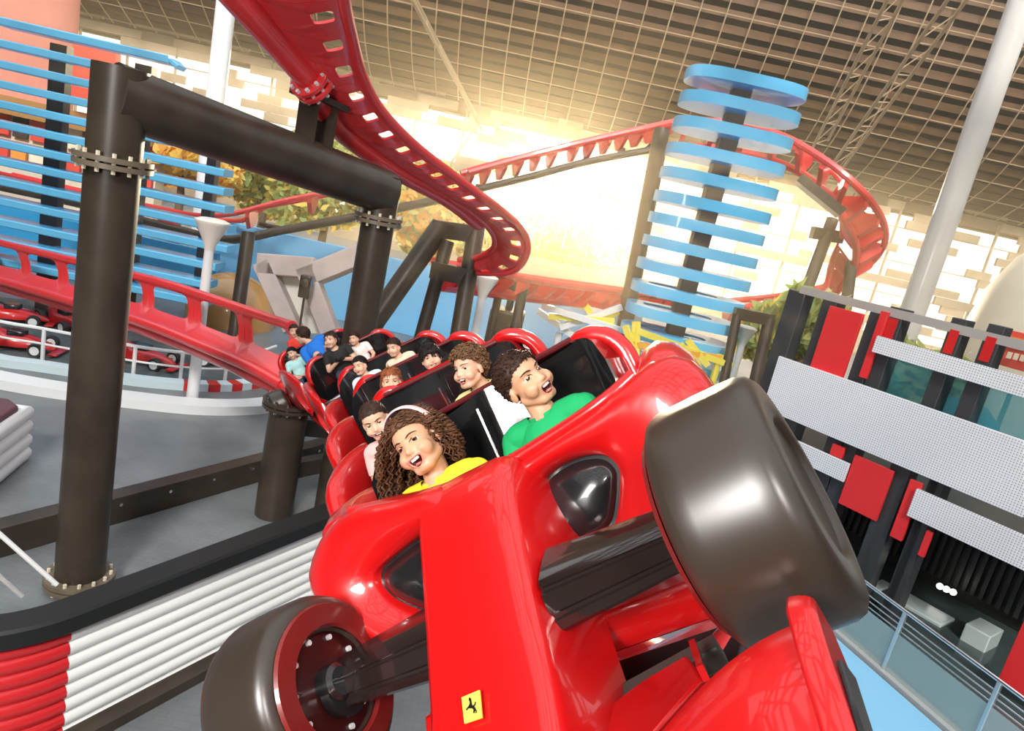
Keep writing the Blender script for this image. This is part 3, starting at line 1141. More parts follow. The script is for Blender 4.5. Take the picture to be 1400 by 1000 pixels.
MB().tube([(-.10, -.575, .54), (-.10, -.565, .3), (-.10, -.55, .0)], .006, 8).build('seat_divider', CHROME, car, local=True)
# rim strip in front of the riders
rim_ = smooth_open([(-.50, -.27, .418), (-.37, -.285, .385), (-.20, -.31, .352), (0, -.33, .336), (.2, -.345, .35), (.38, -.355, .372), (.47, -.40, .40)], 30)
MB().tube([Vector(p) - Vector((0, 0, .012)) for p in rim_], .02, 10).build('cockpit_rim', RED, car, local=True)


# axle arms with grooved front faces
def arm(sgn, xr, xe, zr, ze):
    mb = MB()
    rings = []
    prof = [(-.12, .066), (-.105, .084), (-.05, .064), (.0, .036), (.012, .022), (.008, .016), (.008, .010), (.018, .004), (.022, -.04), (.016, -.046), (.016, -.054), (.024, -.060), (.022, -.082), (.01, -.092), (-.07, -.075), (-.12, -.01)]
    for t in np.linspace(0, 1, 8):
        k = 1 - .32 * t
        x = xr + (xe - xr) * t
        z = zr + (ze - zr) * t
        rings.append([Vector((x, a * k + .005, z + b * k)) for a, b in prof])
    mb.loft(rings)
    o = mb.build('axle_arm', mat('black_lacquer', (0.016, 0.010, 0.009), rough=.14, coat=1.0), car, local=True, ang=24)
    e = Vector((xe, .0, ze - .02))
    MB().lathe([(.07, 0), (.07, .03), (.045, .05)], e - Vector((sgn * .03, 0, 0)), (sgn, 0, 0), 20).build('arm_collar', BLACK, o, local=True)


arm(1, .15, .545, .0, .01)
arm(-1, -.14, -.55, -.005, -.015)
wheel(car, (.67, 0, .005), .258, .245, -1)
wheel(car, (-.655, .02, -.005), .245, .26, 1)

# lower bumper, dark tow bar
lb_ = MB()
rr_ = []
for t in np.linspace(0, 1, 7):
    x = .12 + .335 * t
    rr_.append([Vector((x, -.30 + dy, z)) for dy, z in ((.10, -.10), (.125, -.13), (.115, -.20), (.09, -.235), (-.1, -.235), (-.12, -.1))])
lb_.loft(rr_).build('lower_bumper', RED, car, local=True, bevel=.008)
rr_ = []
for t in np.linspace(0, 1, 6):
    x = -.12 - .20 * t
    k = 1 - .35 * t
    rr_.append([Vector((x, -.04 + dy * k, -.215 + z * k)) for dy, z in ((.06, .07), (.085, .03), (.08, -.03), (.05, -.07), (-.12, -.06), (-.14, .06))])
MB().loft(rr_).build('lower_bumper', RED, car, local=True, bevel=.008)
tb = MB()
tb.bar((.03, .0, -.31), (.44, -.1, -.27), .06, .06, (0, .3, 1), ch=.008)
tb.box((.06, .03, -.31), (.035, .035, .045))
tb.tube([(.06, .06, -.30), (.06, .08, -.30)], .014, 10)
tb.build('tow_bar', mat('worn_dark_bar', (0.045, 0.038, 0.032), rough=.5), car, local=True, bevel=.004)
pan = MB().prism([(.10, .12, -.285), (.27, -.03, -.27), (.40, .0, -.235), (.46, .14, -.24), (.36, .30, -.26), (.16, .28, -.32)], (0, .02, .03))
pan.build('wing_support_panel', RED, car, local=True, bevel=.008)
MB().bar((.415, -.02, -.22), (.47, .16, -.215), .014, .03).build('panel_flange', RED, car, local=True)

# front wing with an end plate on each side
def wing(sgn):
    st_ = []
    for t in np.linspace(0, 1, 14):
        x = .30 + .40 * t
        zc = -.295 + .145 * math.sin(math.pi * .5 * t) ** 1.1
        yb = .34 - .06 * t
        sec = [(yb, zc), (yb + .012, zc + .012), (yb + .06, zc + .004), (yb + .14, zc - .045), (yb + .22, zc - .10), (yb + .31, zc - .15), (yb + .40, zc - .185), (yb + .40, zc - .20), (yb + .2, zc - .125), (yb + .05, zc - .03)]
        st_.append([Vector((sgn * x, a, b)) for a, b in sec])
    w_ = MB().loft(st_).build('front_wing', RED, car, local=True, ang=40)
    ep = MB()
    pts = [(.27, -.10), (.32, -.105), (.40, -.16), (.50, -.25), (.66, -.37), (.72, -.43), (.60, -.44), (.42, -.36), (.30, -.26), (.25, -.17)]
    rings_ = []
    for t in np.linspace(0, 1, 5):
        x = .695 + .045 * t
        g_ = [1, 1.0, .99, .97, .93][int(round(t * 4))]
        cy, cz = .45, -.26
        rings_.append([Vector((sgn * (x + .02 * (z + .26)), cy + (y - cy) * g_, cz + (z - cz) * g_)) for y, z in pts])
    ep.loft(rings_).build('end_plate', RED, w_, local=True, bevel=.006)
    MB().bar((sgn * .748, .36, -.20), (sgn * .74, .7, -.42), .008, .05).build('end_plate_seal', BLACK, w_, local=True)


wing(1)
wing(-1)
MB().loft([[Vector((x, a, b)) for a, b in ((.45, -.33), (.62, -.40), (.72, -.45), (.6, -.46), (.45, -.40))] for x in (-.32, 0, .32)]).build('wing_centre', RED, car, local=True)


# --- the cars that follow
def row_car(M, label, last=False):
    c = thing('roller_coaster_car', label, 'roller coaster car', M, 'cars of the red roller coaster train')
    FLIP.add(c.name)
    for s in (-1, 1):
        secs = [(.02, .40, .47, .28, .36), (-.12, .43, .53, .40, .45), (-.30, .45, .555, .445, .5), (-.46, .46, .56, .45, .5), (-.62, .46, .555, .43, .5), (-.78, .44, .53, .36, .45), (-.9, .42, .48, .26, .36)]
        if s < 0:
            secs = [(y, -xo, -xi, z, low) for y, xi, xo, z, low in secs]
        side_wall(c, secs)
    slab(c, 'seat_back', SEATM, 0, -.60, .455, .60, -.16, .14, .13, .06, .07)
    slab(c, 'seat_shell', RED, 0, -.715, .475, .60, -.2, .15, .05, .06, 0, .008)
    seat_edges(c, 0, .475, .605, .15, .034)
    t = MB()
    t.box((0, -.40, -.15), (.47, .28, .02))
    t.box((0, -.40, -.02), (.44, .18, .05))
    t.box((0, -.1, .05), (.43, .012, .2))
    t.build('cockpit_lining', TUBM, c, local=True, bevel=.01)
    MB().tube([(0, -.575, .54), (0, -.565, .3), (0, -.55, .0)], .006, 8).build('seat_divider', CHROME, c, local=True)
    MB().tube([(-.42, -.17, .22), (-.2, -.19, .25), (0, -.2, .25), (.2, -.19, .25), (.42, -.17, .22)], .02, 8).build('lap_bar', BLACK, c, local=True)
    ch = MB()
    ch.box((0, -.45, -.27), (.34, .4, .07))
    ch.build('chassis', STEEL, c, local=True, bevel=.02)
    for s in (-1, 1):
        ring = []
        for t_, x, z in ((0, .50, -.05), (.3, .54, .1), (.6, .54, .18), (1, .50, .22)):
            ring.append([Vector((s * (x - .08), -.1 - .2 * t_, z - .2)), Vector((s * x, .02 - .2 * t_, z)), Vector((s * (x - .06), -.06 - .2 * t_, z + .08)), Vector((s * (x - .12), -.3, z))])
        MB().loft(ring).build('front_cheek', RED, c, local=True, bevel=.01)
    if last:
        for s in (-1, 1):
            wheel(c, (s * .68, -.75, .02), .2, .2, -s, 'rear_wheel')
            MB().bar((s * .4, -.75, .02), (s * .6, -.75, .02), .06, .06).build('axle_arm', BLACK, c, local=True)
        MB().loft([[Vector((x, -.85 - d, z)) for x, z in ((-.5 + d * .2, -.25), (-.5 + d * .2, .1 - d * .2), (.5 - d * .2, .1 - d * .2), (.5 - d * .2, -.25))] for d in (0, .15, .3, .4)]).build('tail', RED, c, local=True, bevel=.03)
    return c


ROWS = [((596, 511), 3.3, (.86, .40, -.30)), ((555, 497), 4.5, (.89, .41, -.2)), ((525, 486), 5.7, (.90, .42, -.05)), ((474, 475), 7.2, (.87, .42, .2)), ((430, 468), 8.7, (.82, .40, .40))]
names = ['second car of the red train, black seats, right behind the front car', 'third car of the red train, carrying a red-haired child and a child with dark fringe',
         'fourth car of the red train, with the child in the pale blue shirt', 'fifth car of the red train, with the woman in black', 'last car of the red train, next to the windowed track plate']
MC = [M1]
prev = lp(M1, -.10, -.62, .6)
for (pp, d, Lc), lab in zip(ROWS, names):
    c = P(*pp, d)
    X = cam_dir(*Lc).normalized()
    N = (prev - c)
    Y = (N - X * N.dot(X)).normalized()
    Z = Y.cross(X)
    M = frame(-X, Y, Z, c - (Y * -.62 + Z * .6))
    MC.append(M)
    row_car(M, lab, last=lab.startswith('last'))
    prev = c

# --- track under the train
Bm, Tm, Sm = [], [], []
for M in reversed(MC):
    for yy in (-.95, -.35):
        Bm.append(lp(M, -.3, yy, -.42))
        Tm.append(lp(M, .3, yy, -.42))
        Sm.append(lp(M, 0, yy, -.62))
Bm = [bot[-1]] + Bm[1:] + [lp(M1, -.3, .5, -.62), lp(M1, -.3, 1.5, -.95)]
Tm = [top[-1]] + Tm[1:] + [lp(M1, .3, .5, -.62), lp(M1, .3, 1.5, -.95)]
Sm = Sm[1:] + [lp(M1, 0, .5, -.85), lp(M1, 0, 1.5, -1.2)]
rt_ = thing('coaster_track', 'red banked track that carries the train, curving below the cars towards the camera', 'coaster track', G(500, 640))
sB, sT, sS = smooth_open(Bm, 90), smooth_open(Tm, 90), smooth_open(Sm, 80)
MB().tube(sB, .05, 10).build('rail', TRED, rt_)
MB().tube(sT, .05, 10).build('rail', TRED, rt_)
MB().tube(sS, .10, 12).build('spine_pipe', TRED, rt_)
for k in range(4, 88, 6):
    mb = MB()
    j = int(k / 90 * 80)
    t = Vector(tuple(sB[min(k + 1, 89)] - sB[k - 1])).normalized()
    mb.prism([Vector(sB[k]), Vector(sT[k]), Vector(sS[j]) + (Vector(sT[k]) - Vector(sB[k])) * .15, Vector(sS[j]) - (Vector(sT[k]) - Vector(sB[k])) * .15], t * .06)
    mb.build('tie', TRED, rt_)
for yy, q in ((MC[2], 3), (MC[1], 2), (MC[0], 1)):
    p = lp(yy, 0, -.5, -.70)
    s = thing('track_support', ['black post standing under the middle of the train', 'black post standing under the second car', 'black post standing under the front car'][q - 1 if q < 3 else 0] if q != 1 else 'black post standing under the front car', 'steel support', Vector((p.x, p.y, 0)))
    MB().tube([Vector((p.x, p.y, 0)), p], .16, 18).build('post', STEEL, s)
    MB().lathe([(.3, 0), (.3, .04), (.2, .06)], Vector((p.x, p.y, 0)), n=18).build('base_plate', STEEL, s)
# ------------------------------------------------------------------ the riders
def skin(name, c):
    return mat(name, c, rough=.42, sss=.12, spec=.35)


SK_TAN = skin('skin_tan', (0.60, 0.33, 0.20))
SK_FAIR = skin('skin_fair', (0.70, 0.42, 0.29))
LIP = mat('lip_pink', (0.56, 0.22, 0.17), rough=.3)
MOUTH = mat('mouth_inside', (0.10, 0.012, 0.012), rough=.4)
TEETH = mat('tooth_white', (0.85, 0.82, 0.76), rough=.2, coat=.4)
EYEW = mat('eye_white', (0.85, 0.83, 0.80), rough=.1, coat=.6)
IRIS = mat('iris_brown', (0.07, 0.03, 0.015), rough=.1, coat=.8)
PUPIL = mat('pupil_black', (0.005, 0.004, 0.004), rough=.1, coat=.8)
LASH = mat('eyelash_dark', (0.015, 0.01, 0.008), rough=.5)


def capsule(mb, a, b, ra, rb, n=12):
    a, b = Vector(a), Vector(b)
    t = (b - a)
    L_ = t.length
    pts, rs = [], []
    for k in range(5):
        u = math.pi / 2 * k / 4
        pts.append(a - t / L_ * ra * math.cos(u))
        rs.append(max(ra * math.sin(u), 1e-4))
    for k in range(5):
        u = math.pi / 2 * k / 4
        pts.append(b + t / L_ * rb * math.sin(u))
        rs.append(max(rb * math.cos(u), 1e-4))
    mb.tube(pts, rs, n)


def remesh(mb, voxel, smooth=6):
    me = bpy.data.meshes.new('tmp')
    me.from_pydata([Vector(x) for x in mb.v], [], mb.f)
    bm = bmesh.new()
    bm.from_mesh(me)
    bmesh.ops.recalc_face_normals(bm, faces=bm.faces)
    bm.to_mesh(me)
    bm.free()
    o = bpy.data.objects.new('tmp', me)
    COL.objects.link(o)
    r = o.modifiers.new('r', 'REMESH')
    r.mode = 'VOXEL'
    r.voxel_size = voxel
    s = o.modifiers.new('s', 'SMOOTH')
    s.factor = .5
    s.iterations = smooth
    bpy.context.view_layer.update()
    ev = o.evaluated_get(bpy.context.evaluated_depsgraph_get())
    m2 = bpy.data.meshes.new_from_object(ev)
    V = np.empty(len(m2.vertices) * 3)
    m2.vertices.foreach_get('co', V)
    F = [tuple(p.vertices) for p in m2.polygons]
    bpy.data.objects.remove(o)
    bpy.data.meshes.remove(me)
    bpy.data.meshes.remove(m2)
    return V.reshape(-1, 3), F


def normals(V, F):
    N = np.zeros_like(V)
    A = np.array([f[:3] for f in F])
    n = np.cross(V[A[:, 1]] - V[A[:, 0]], V[A[:, 2]] - V[A[:, 0]])
    for k in range(4):
        idx = np.array([f[k] if k < len(f) else f[0] for f in F])
        np.add.at(N, idx, n)
    return N / (np.linalg.norm(N, axis=1, keepdims=True) + 1e-12)


def obj_np(name, V, F, mats_, mi, parent):
    me = bpy.data.meshes.new(name)
    me.from_pydata([tuple(v) for v in V], [], F)
    for m in mats_:
        me.materials.append(m)
    me.polygons.foreach_set('material_index', mi)
    me.polygons.foreach_set('use_smooth', [True] * len(F))
    o = bpy.data.objects.new(name, me)
    COL.objects.link(o)
    o.parent = parent
    WM[o.name] = WM[parent.name]
    return o


def subset(V, F, keep):
    used = sorted({i for f, k in zip(F, keep) if k for i in f})
    m = {a: b for b, a in enumerate(used)}
    return np.array(used, int), [tuple(m[i] for i in f) for f, k in zip(F, keep) if k]


def person(label, Mcar, head, s, fwd, up, hair, hair_col, shirt, skin_m, mouth=1.0, collar=False, voxel=.005, body_up=None, group=None, arm=(.12, .22, .12), adult=False, headband=None, sleeve=.24, seed=1, teeth=True, stand=False):
    rnd = random.Random(seed)
    hw = P(*head)
    R3 = Mcar.to_3x3().normalized()
    if body_up is not None:
        z = cam_dir(*body_up).normalized()
        y = (R3.col[1] - z * R3.col[1].dot(z)).normalized()
        x = y.cross(z)
        R3 = Matrix((x, y, z)).transposed()
    HZ = .522
    seat = hw - (R3 @ Vector((0, .025, HZ))) * s
    M = Matrix.Translation(seat) @ R3.to_4x4()
    root = thing('person', label, 'person', M, group)
    Ri = R3.inverted()
    f = (Ri @ cam_dir(*fwd)).normalized()
    u = Ri @ cam_dir(*up)
    u = (u - f * u.dot(f)).normalized()
    HR = Matrix((f.cross(u), f, u)).transposed()
    hc = Vector((0, .025, HZ))

    def H(x, y, z):
        return hc + HR @ Vector((x, y, z))
    hx, hy, hz = HR.col[0], HR.col[1], HR.col[2]
    hax = (hx, hy, hz)
    mb = MB()
    mb.ball(H(0, -.014, .026), (.073, .090, .079), 24, ax=hax)
    mb.ball(H(0, .024, -.028), (.063, .060, .074), 20, ax=hax)
    mb.ball(H(0, .046, -.084), (.030, .028, .020), 14, ax=hax)
    for k in (-1, 1):
        mb.ball(H(k * .036, .048, -.036), .031, 14)
        mb.ball(H(k * .074, -.012, -.018), (.009, .019, .029), 12, ax=hax)
        mb.ball(H(k * .0105, .080, -.028), .0082, 10)
        capsule(mb, H(k * .043, .0, -.055), H(k * .020, .048, -.084), .024, .020)
    capsule(mb, H(0, .075, .000), H(0, .087, -.025), .0078, .0100)
    capsule(mb, H(0, -.02, -.055), (0, -.005, .385), .043, .046)
    capsule(mb, (0, -.004, .40), (0, -.004, .34), .048, .07)
    mb.ball((0, 0, .28), (.125, .085, .12), 20)
    mb.ball((0, .0, .16), (.112, .085, .13), 20)
    mb.ball((0, 0, .05), (.125, .10, .085), 20)
    capsule(mb, (-.115, 0, .352), (.115, 0, .352), .047, .047)
    for k in (-1, 1):
        el = Vector((k * .185, .04, .165))
        wr = Vector((k * arm[0], arm[1], arm[2]))
        capsule(mb, (k * .140, 0, .347), el, .042, .034)
        capsule(mb, el, wr, .034, .023)
        d = (wr - el).normalized()
        sd = Vector((-k * 1, 0, 0))
        sd = (sd - d * sd.dot(d)).normalized()
        nd = d.cross(sd) * k
        pc = wr + d * .035
        mb.ball(pc, (.034, .016, .038), 12, ax=(sd, nd, d))
        for q, (o_, l_) in enumerate(((-.024, .036), (-.008, .042), (.008, .039), (.023, .03))):
            a = pc + sd * o_ + d * .03
            b = a + d * l_ * .55 + nd * .008
            c = b + d * l_ * .3 + nd * .022
            capsule(mb, a, b, .0082, .0075, 8)
            capsule(mb, b, c, .0075, .0065, 8)
        a = pc + sd * .026 - d * .005
        b = a + sd * .022 + d * .02
        capsule(mb, a, b, .010, .0085, 8)
        capsule(mb, b, b + d * .02 + nd * .008, .0085, .007, 8)
        if stand:
            capsule(mb, (k * .065, .01, .05), (k * .07, .03, -.14), .066, .05)
            capsule(mb, (k * .07, .03, -.14), (k * .07, .0, -.31), .046, .032)
            capsule(mb, (k * .07, .0, -.31), (k * .07, .06, -.325), .03, .024)
        else:
            capsule(mb, (k * .065, .01, .05), (k * .085, .26, .075), .066, .05)
            capsule(mb, (k * .085, .26, .075), (k * .08, .37, -.09), .046, .032)
            capsule(mb, (k * .08, .37, -.09), (k * .08, .44, -.11), .03, .024)
    V, F = remesh(mb, voxel / s, max(4, int(round((.009 / (voxel / s)) ** 2 * 1.6))))
    # sculpt the face in head space
    HRn, hcn = np.array(HR), np.array(hc)
    Q = (V - hcn) @ HRn
    on = (np.linalg.norm(Q - [0, .02, -.02], axis=1) < .14) & (Q[:, 1] > .02)
    x, y, z = Q[:, 0], Q[:, 1], Q[:, 2]
    dy = np.zeros(len(V))
    for k in (-1, 1):
        dy -= .0095 * np.exp(-(((x - k * .030) / .0155) ** 2 + ((z - .003) / .0105) ** 2))
        dy += .004 * np.exp(-(((x - k * .03) / .02) ** 2 + ((z - .024) / .007) ** 2))
        dy += .005 * np.exp(-(((x - k * .04) / .014) ** 2 + ((z + .034) / .013) ** 2)) * mouth
        dy -= .004 * np.exp(-(((x - k * .036) / .006) ** 2 + ((z + .058) / .016) ** 2)) * mouth
    a_, b_ = .0235, max(.006, .0165 * mouth)
    zc = -.063 + .0045 * (1 - mouth) + .30 * x ** 2 / a_ * 1.2
    e = (x / a_) ** 2 + ((z - zc) / b_) ** 2
    cav = np.where(e < 1, np.sqrt(np.maximum(0, 1 - e)), 0)
    dy -= (.020 * mouth + .003) * cav
    dy += .0045 * np.exp(-((np.sqrt(e) - 1.18) / .22) ** 2)
    dy += .002 * np.exp(-((x / .02) ** 2 + ((z + .098) / .012) ** 2))
    Q[:, 1] += np.where(on, dy, 0)
    V = Q @ HRn.T + hcn
    N = normals(V, F)
    A = np.array([f_[:3] for f_ in F])
    C = V[A].mean(1)
    QC = (C - hcn) @ HRn
    ef = (QC[:, 0] / a_) ** 2 + ((QC[:, 2] - (-.063 + .0045 * (1 - mouth) + .36 * QC[:, 0] ** 2 / a_)) / b_) ** 2
    fr = (QC[:, 1] > .04) & (np.abs(QC[:, 2] + .06) < .05)
    mi = np.zeros(len(F), int)
    mi[fr & (ef < 1.55)] = 1
    mi[fr & (ef < .95)] = 2
    body = obj_np('body', V * s, F, [skin_m, LIP, MOUTH], mi.tolist(), root)
    tree_ = BVHTree.FromPolygons([Vector(v) for v in V], [tuple(map(int, f_)) for f_ in F])

    def surf(px, pz, off=0.0):
        o = H(px, .25, pz)
        hit = tree_.ray_cast(o, -hy)
        p = hit[0] if hit[0] is not None else H(px, .07, pz)
        return p + hy * off

    def SB(m_, name, mats_, par=None):
        m_.v = [tuple(Vector(q) * s) for q in m_.v]
        return m_.build(name, mats_, par or root, local=True)
    hair_m = mat('hair_' + hair_col[0], hair_col[1], rough=.6, spec=.3, noise_amt=.45, nscale=40)
    # eyes, lashes, brows
    for k in (-1, 1):
        p = surf(k * .030, .003)
        c = p + hy * (-.0138 + .0064)
        eb = MB()
        n = 20
        rings, mis = [], []
        for i in range(11):
            t = math.pi * i / 10
            rings.append([c + (hy * math.cos(t) + (hx * math.cos(2 * math.pi * j / n) + hz * math.sin(2 * math.pi * j / n)) * max(math.sin(t), 1e-3)) * .0138 for j in range(n)])
        for i in range(10):
            eb.loft(rings[i:i + 2], m=2 if i < 1 else (1 if i < 3 else 0), cap=(i in (0, 9)))
        SB(eb, 'eye', [EYEW, IRIS, PUPIL])
        lid = [surf(k * .030 + .0145 * math.cos(t), .003 + .0088 * math.sin(t) - .001, .0012) for t in np.linspace(.05, math.pi - .05, 9)]
        m_ = MB().tube(lid, [.0006, .0012, .0016, .0018, .0019, .0018, .0016, .0012, .0006], 6)
        SB(m_, 'eyelashes', LASH)
        ld = MB()
        rr2 = .0146
        rows = []
        for el_ in np.linspace(math.radians(16), math.radians(85), 6):
            rows.append([c + (hy * math.cos(el_) * math.cos(az) + hx * math.cos(el_) * math.sin(az) + hz * math.sin(el_)) * rr2 for az in np.linspace(-1.45, 1.45, 12)])
        ld.loft(rows, cap=False, close=False)
        SB(ld, 'eyelid', skin_m)
        br_ = [surf(k * q, .0195 + .006 * math.sin(math.pi * (q - .012) / .042), .0008) for q in np.linspace(.012, .05, 8)]
        SB(MB().tube(br_, [.0014, .0024, .0028, .0028, .0026, .0022, .0016, .0007], 6), 'eyebrow', hair_m)
    if teeth and mouth > .3:
        tz = -.063 + b_ * .86
        base = surf(0, tz + b_ * .35).dot(hy) - hc.dot(hy)
        tm = MB()
        for q in range(-4, 4):
            xa_, xb_ = q * .0039 + .0002, (q + 1) * .0039 - .0002
            xm = (xa_ + xb_) / 2
            yy = base - .0085 - 9 * xm * xm
            zl = tz - .0065 + 3.5 * xm * xm
            tm.prism([H(xa_, yy - .001, tz + .003 + 4 * xm * xm), H(xb_, yy - .001, tz + .003 + 4 * xm * xm), H(xb_ - .0004, yy, zl), H(xa_ + .0004, yy, zl)], hy * .003)
        SB(tm, 'teeth', TEETH)
        tg_ = MB().ball(H(0, base - .016, -.063 - b_ * .5), (.013, .014, .005), 10, ax=hax)
        SB(tg_, 'tongue', LIP)
    # hair
    thr = np.interp(Q[:, 1], [-.12, -.06, -.025, .0, .02, .045, .07, .1], [-.085, -.07, -.035, .008, .022, .046, .056, .060] if hair != 'fringe' else [-.085, -.07, -.04, -.02, -.01, .012, .026, .03])
    if hair in ('slick',):
        thr = thr + .004
    on_h = np.linalg.norm(Q - [0, -.01, .0], axis=1) < .125
    sd_ = np.where(on_h, Q[:, 2] - thr, -1)
    keep = [all(sd_[i] > 0 for i in f_) for f_ in F]
    used, F2 = subset(V, F, keep)
    thick = {'short': .008, 'fringe': .013, 'curly_short': .016, 'curly_long': .014, 'slick': .006, 'straight': .010}[hair]
    w_ = np.clip(sd_[used] / .022, 0, 1) ** .6
    nz = np.array([noise.noise(Vector(v * 38)) + .5 * noise.noise(Vector(v * 90)) for v in V[used]])
    Vh = V[used] + N[used] * ((.0012 + thick * w_ * (1 + .35 * nz))[:, None])
    ho = obj_np('hair', Vh * s, F2, [hair_m], [0] * len(F2), root)
    top_pts = [(Vector(Vh[i]), Vector(N[used[i]])) for i in range(len(used))]
    st_ = MB()
    dn = Ri @ Vector((0, 0, -1))
    dn = (dn + Vector((0, 0, -1))).normalized()
    if hair in ('short', 'slick', 'fringe', 'straight'):
        nst = {'short': 650, 'slick': 220, 'fringe': 300, 'straight': 260}[hair]
        for p, n_ in rnd.sample(top_pts, min(nst, len(top_pts))):
            ql = (np.array(p) - hcn) @ HRn
            cmb = {'short': hy * .8 + hx * .25 + hz * .3, 'slick': -hy, 'fringe': (hy if ql[1] > 0 else -hy) * .5 - hz, 'straight': -hz}[hair]
            cmb = cmb - n_ * cmb.dot(n_)
            L1 = {'short': .015, 'slick': .02, 'fringe': .03, 'straight': .03}[hair] * rnd.uniform(.6, 1.2)
            if hair == 'straight' and ql[2] < .03 and ql[1] < .02:
                L1 = rnd.uniform(.05, .11)
            d1 = (n_ * (.22 if hair == 'short' else .12) + cmb + Vector((rnd.uniform(-.3, .3), rnd.uniform(-.3, .3), rnd.uniform(-.2, .2)))).normalized()
            d2 = (d1 + cmb * .4 + dn * .3).normalized()
            if hair == 'straight' and L1 > .04:
                d1, d2 = (dn + n_ * .25).normalized(), (dn + hy * .05).normalized()
            st_.tube([p - n_ * .004, p + d1 * L1 * .5, p + d1 * L1 * .5 + d2 * L1 * .5], [.0038, .003, .0006], 5)
    elif hair == 'curly_short':
        for p, n_ in rnd.sample(top_pts, min(330, len(top_pts))):
            a = n_.orthogonal().normalized()
            b = n_.cross(a)
            r = rnd.uniform(.006, .010)
            ph = rnd.uniform(0, 6.3)
            st_.tube([p + n_ * (.018 * t / 9 - .002) + (a * math.cos(ph + t * .9) + b * math.sin(ph + t * .9)) * r for t in range(10)], [.0035] * 9 + [.001], 5)
    elif hair == 'curly_long':
        for p, n_ in rnd.sample(top_pts, min(420, len(top_pts))):
            ql = (np.array(p) - hcn) @ HRn
            side = hx * (1 if ql[0] > 0 else -1)
            if ql[1] > .035 and ql[2] < .06:
                continue
            Lh = rnd.uniform(.08, .19)
            outw = (n_ * .6 + side * rnd.uniform(.5, 1.2) - hy * .45).normalized()
            r = rnd.uniform(.005, .009)
            ph = rnd.uniform(0, 6.3)
            turns = rnd.uniform(4, 7)
            pts = []
            for t in np.linspace(0, 1, 26):
                c = p - n_ * .004 + outw * (.055 * (1 - math.exp(-3.2 * t))) + dn * (Lh * t ** 1.25) + side * .02 * t
                a = ph + turns * 2 * math.pi * t
                pts.append(c + (hx * math.cos(a) + hy * math.sin(a)) * r * min(1, t * 5))
            bad = False
            for q_ in pts:
                l_ = (np.array(q_) - hcn) @ HRn
                if l_[1] > .03 and abs(l_[0]) < .072 and l_[2] < .05:
                    bad = True
            if bad:
                continue
            st_.tube(pts, [.0032] * 22 + [.003, .0024, .0016, .0006], 5)
        for p, n_ in rnd.sample(top_pts, min(330, len(top_pts))):
            ql = (np.array(p) - hcn) @ HRn
            if ql[2] < -.01:
                continue
            side = hx * (1 if ql[0] > 0 else -1)
            d1 = side * .8 - hy * .5 - hz * .25
            d1 = (d1 - n_ * d1.dot(n_)).normalized()
            w1 = d1.cross(n_)
            ph = rnd.uniform(0, 6.3)
            st_.tube([p + n_ * (.003 - .004 * t * t) + d1 * (.045 * t) + w1 * .004 * math.sin(ph + 9 * t) + n_ * .002 * math.cos(ph + 9 * t) for t in np.linspace(-.1, 1, 9)], [.0012, .0028, .003, .003, .003, .003, .0026, .002, .0006], 5)
    if st_.v:
        st_.v = [tuple(Vector(q) * s) for q in st_.v]
        so = st_.build('hair_strands', hair_m, ho, local=True, ang=80)
    if headband:
        hb = []
        for t in np.linspace(.12, math.pi - .12, 26):
            hb.append(H(.096 * math.cos(t), .0 + .022 * math.sin(t), .015 + .112 * math.sin(t)))
        rb = []
        for i, p in enumerate(hb):
            t = (hb[min(i + 1, 25)] - hb[max(i - 1, 0)]).normalized()
            o_ = (p - H(0, 0, .01)).normalized()
            w1 = t.cross(o_)
            rb.append([p + w1 * .015, p + o_ * .006 + w1 * .009, p + o_ * .006 - w1 * .009, p - w1 * .015])
        SB(MB().loft(rb), 'headband', headband)
    # clothes
    VC = C
    neck = np.linalg.norm((VC - [0, -.004, .40]) / [1, 1, 1.0], axis=1)
    rad = np.hypot(VC[:, 0], VC[:, 1] + .004)
    torso = (VC[:, 2] > .03) & (np.linalg.norm(QC - [0, 0, -.02], axis=1) > .115) & (VC[:, 2] < .405) & ((rad > .060) | (VC[:, 2] < .365))
    armm = (np.abs(VC[:, 0]) > .128) & (VC[:, 2] < sleeve)
    armm |= (VC[:, 1] > .085) & (VC[:, 2] < sleeve)
    keep = (torso & ~armm).tolist()
    used, F3 = subset(V, F, keep)
    nz = np.array([noise.noise(Vector(v * 14)) for v in V[used]])
    Vs = V[used] + N[used] * ((.007 + .003 * nz)[:, None])
    so = obj_np('shirt', Vs * s, F3, [shirt], [0] * len(F3), root)
    sm = so.modifiers.new('thick', 'SOLIDIFY')
    sm.thickness = .003 * s
    sm.offset = 1
    if collar:
        cb = MB()
        rings = []
        for t in np.linspace(math.radians(18), math.radians(342), 30):
            dx, dy_ = math.sin(t), math.cos(t)
            fl = .5 + .5 * abs(math.cos(t / 2)) if False else 1
            drop = .012 * (1 + math.cos(t))
            rings.append([Vector((dx * .054, dy_ * .054 - .006, .408 - drop)), Vector((dx * .058, dy_ * .058 - .006, .413 - drop)), Vector((dx * .085, dy_ * .083, .377 - drop * 1.6)), Vector((dx * .08, dy_ * .078, .374 - drop * 1.6))])
        cb.loft(rings)
        cb.v = [tuple(Vector(q) * s) for q in cb.v]
        cb.build('collar', shirt, so, local=True, ang=60)
    pants = ((VC[:, 2] <= .045) | ((VC[:, 1] > .06) & (VC[:, 2] < .13) & (np.abs(VC[:, 0]) < .13) & (VC[:, 2] < arm[2] - .04))) & (VC[:, 2] > (-.3 if stand else -.1))
    if pants.any():
        used, F4 = subset(V, F, pants.tolist())
        obj_np('trousers', (V[used] + N[used] * .006) * s, F4, [mat('navy_cloth', (0.03, 0.04, 0.08), rough=.8)], [0] * len(F4), root)
    return root


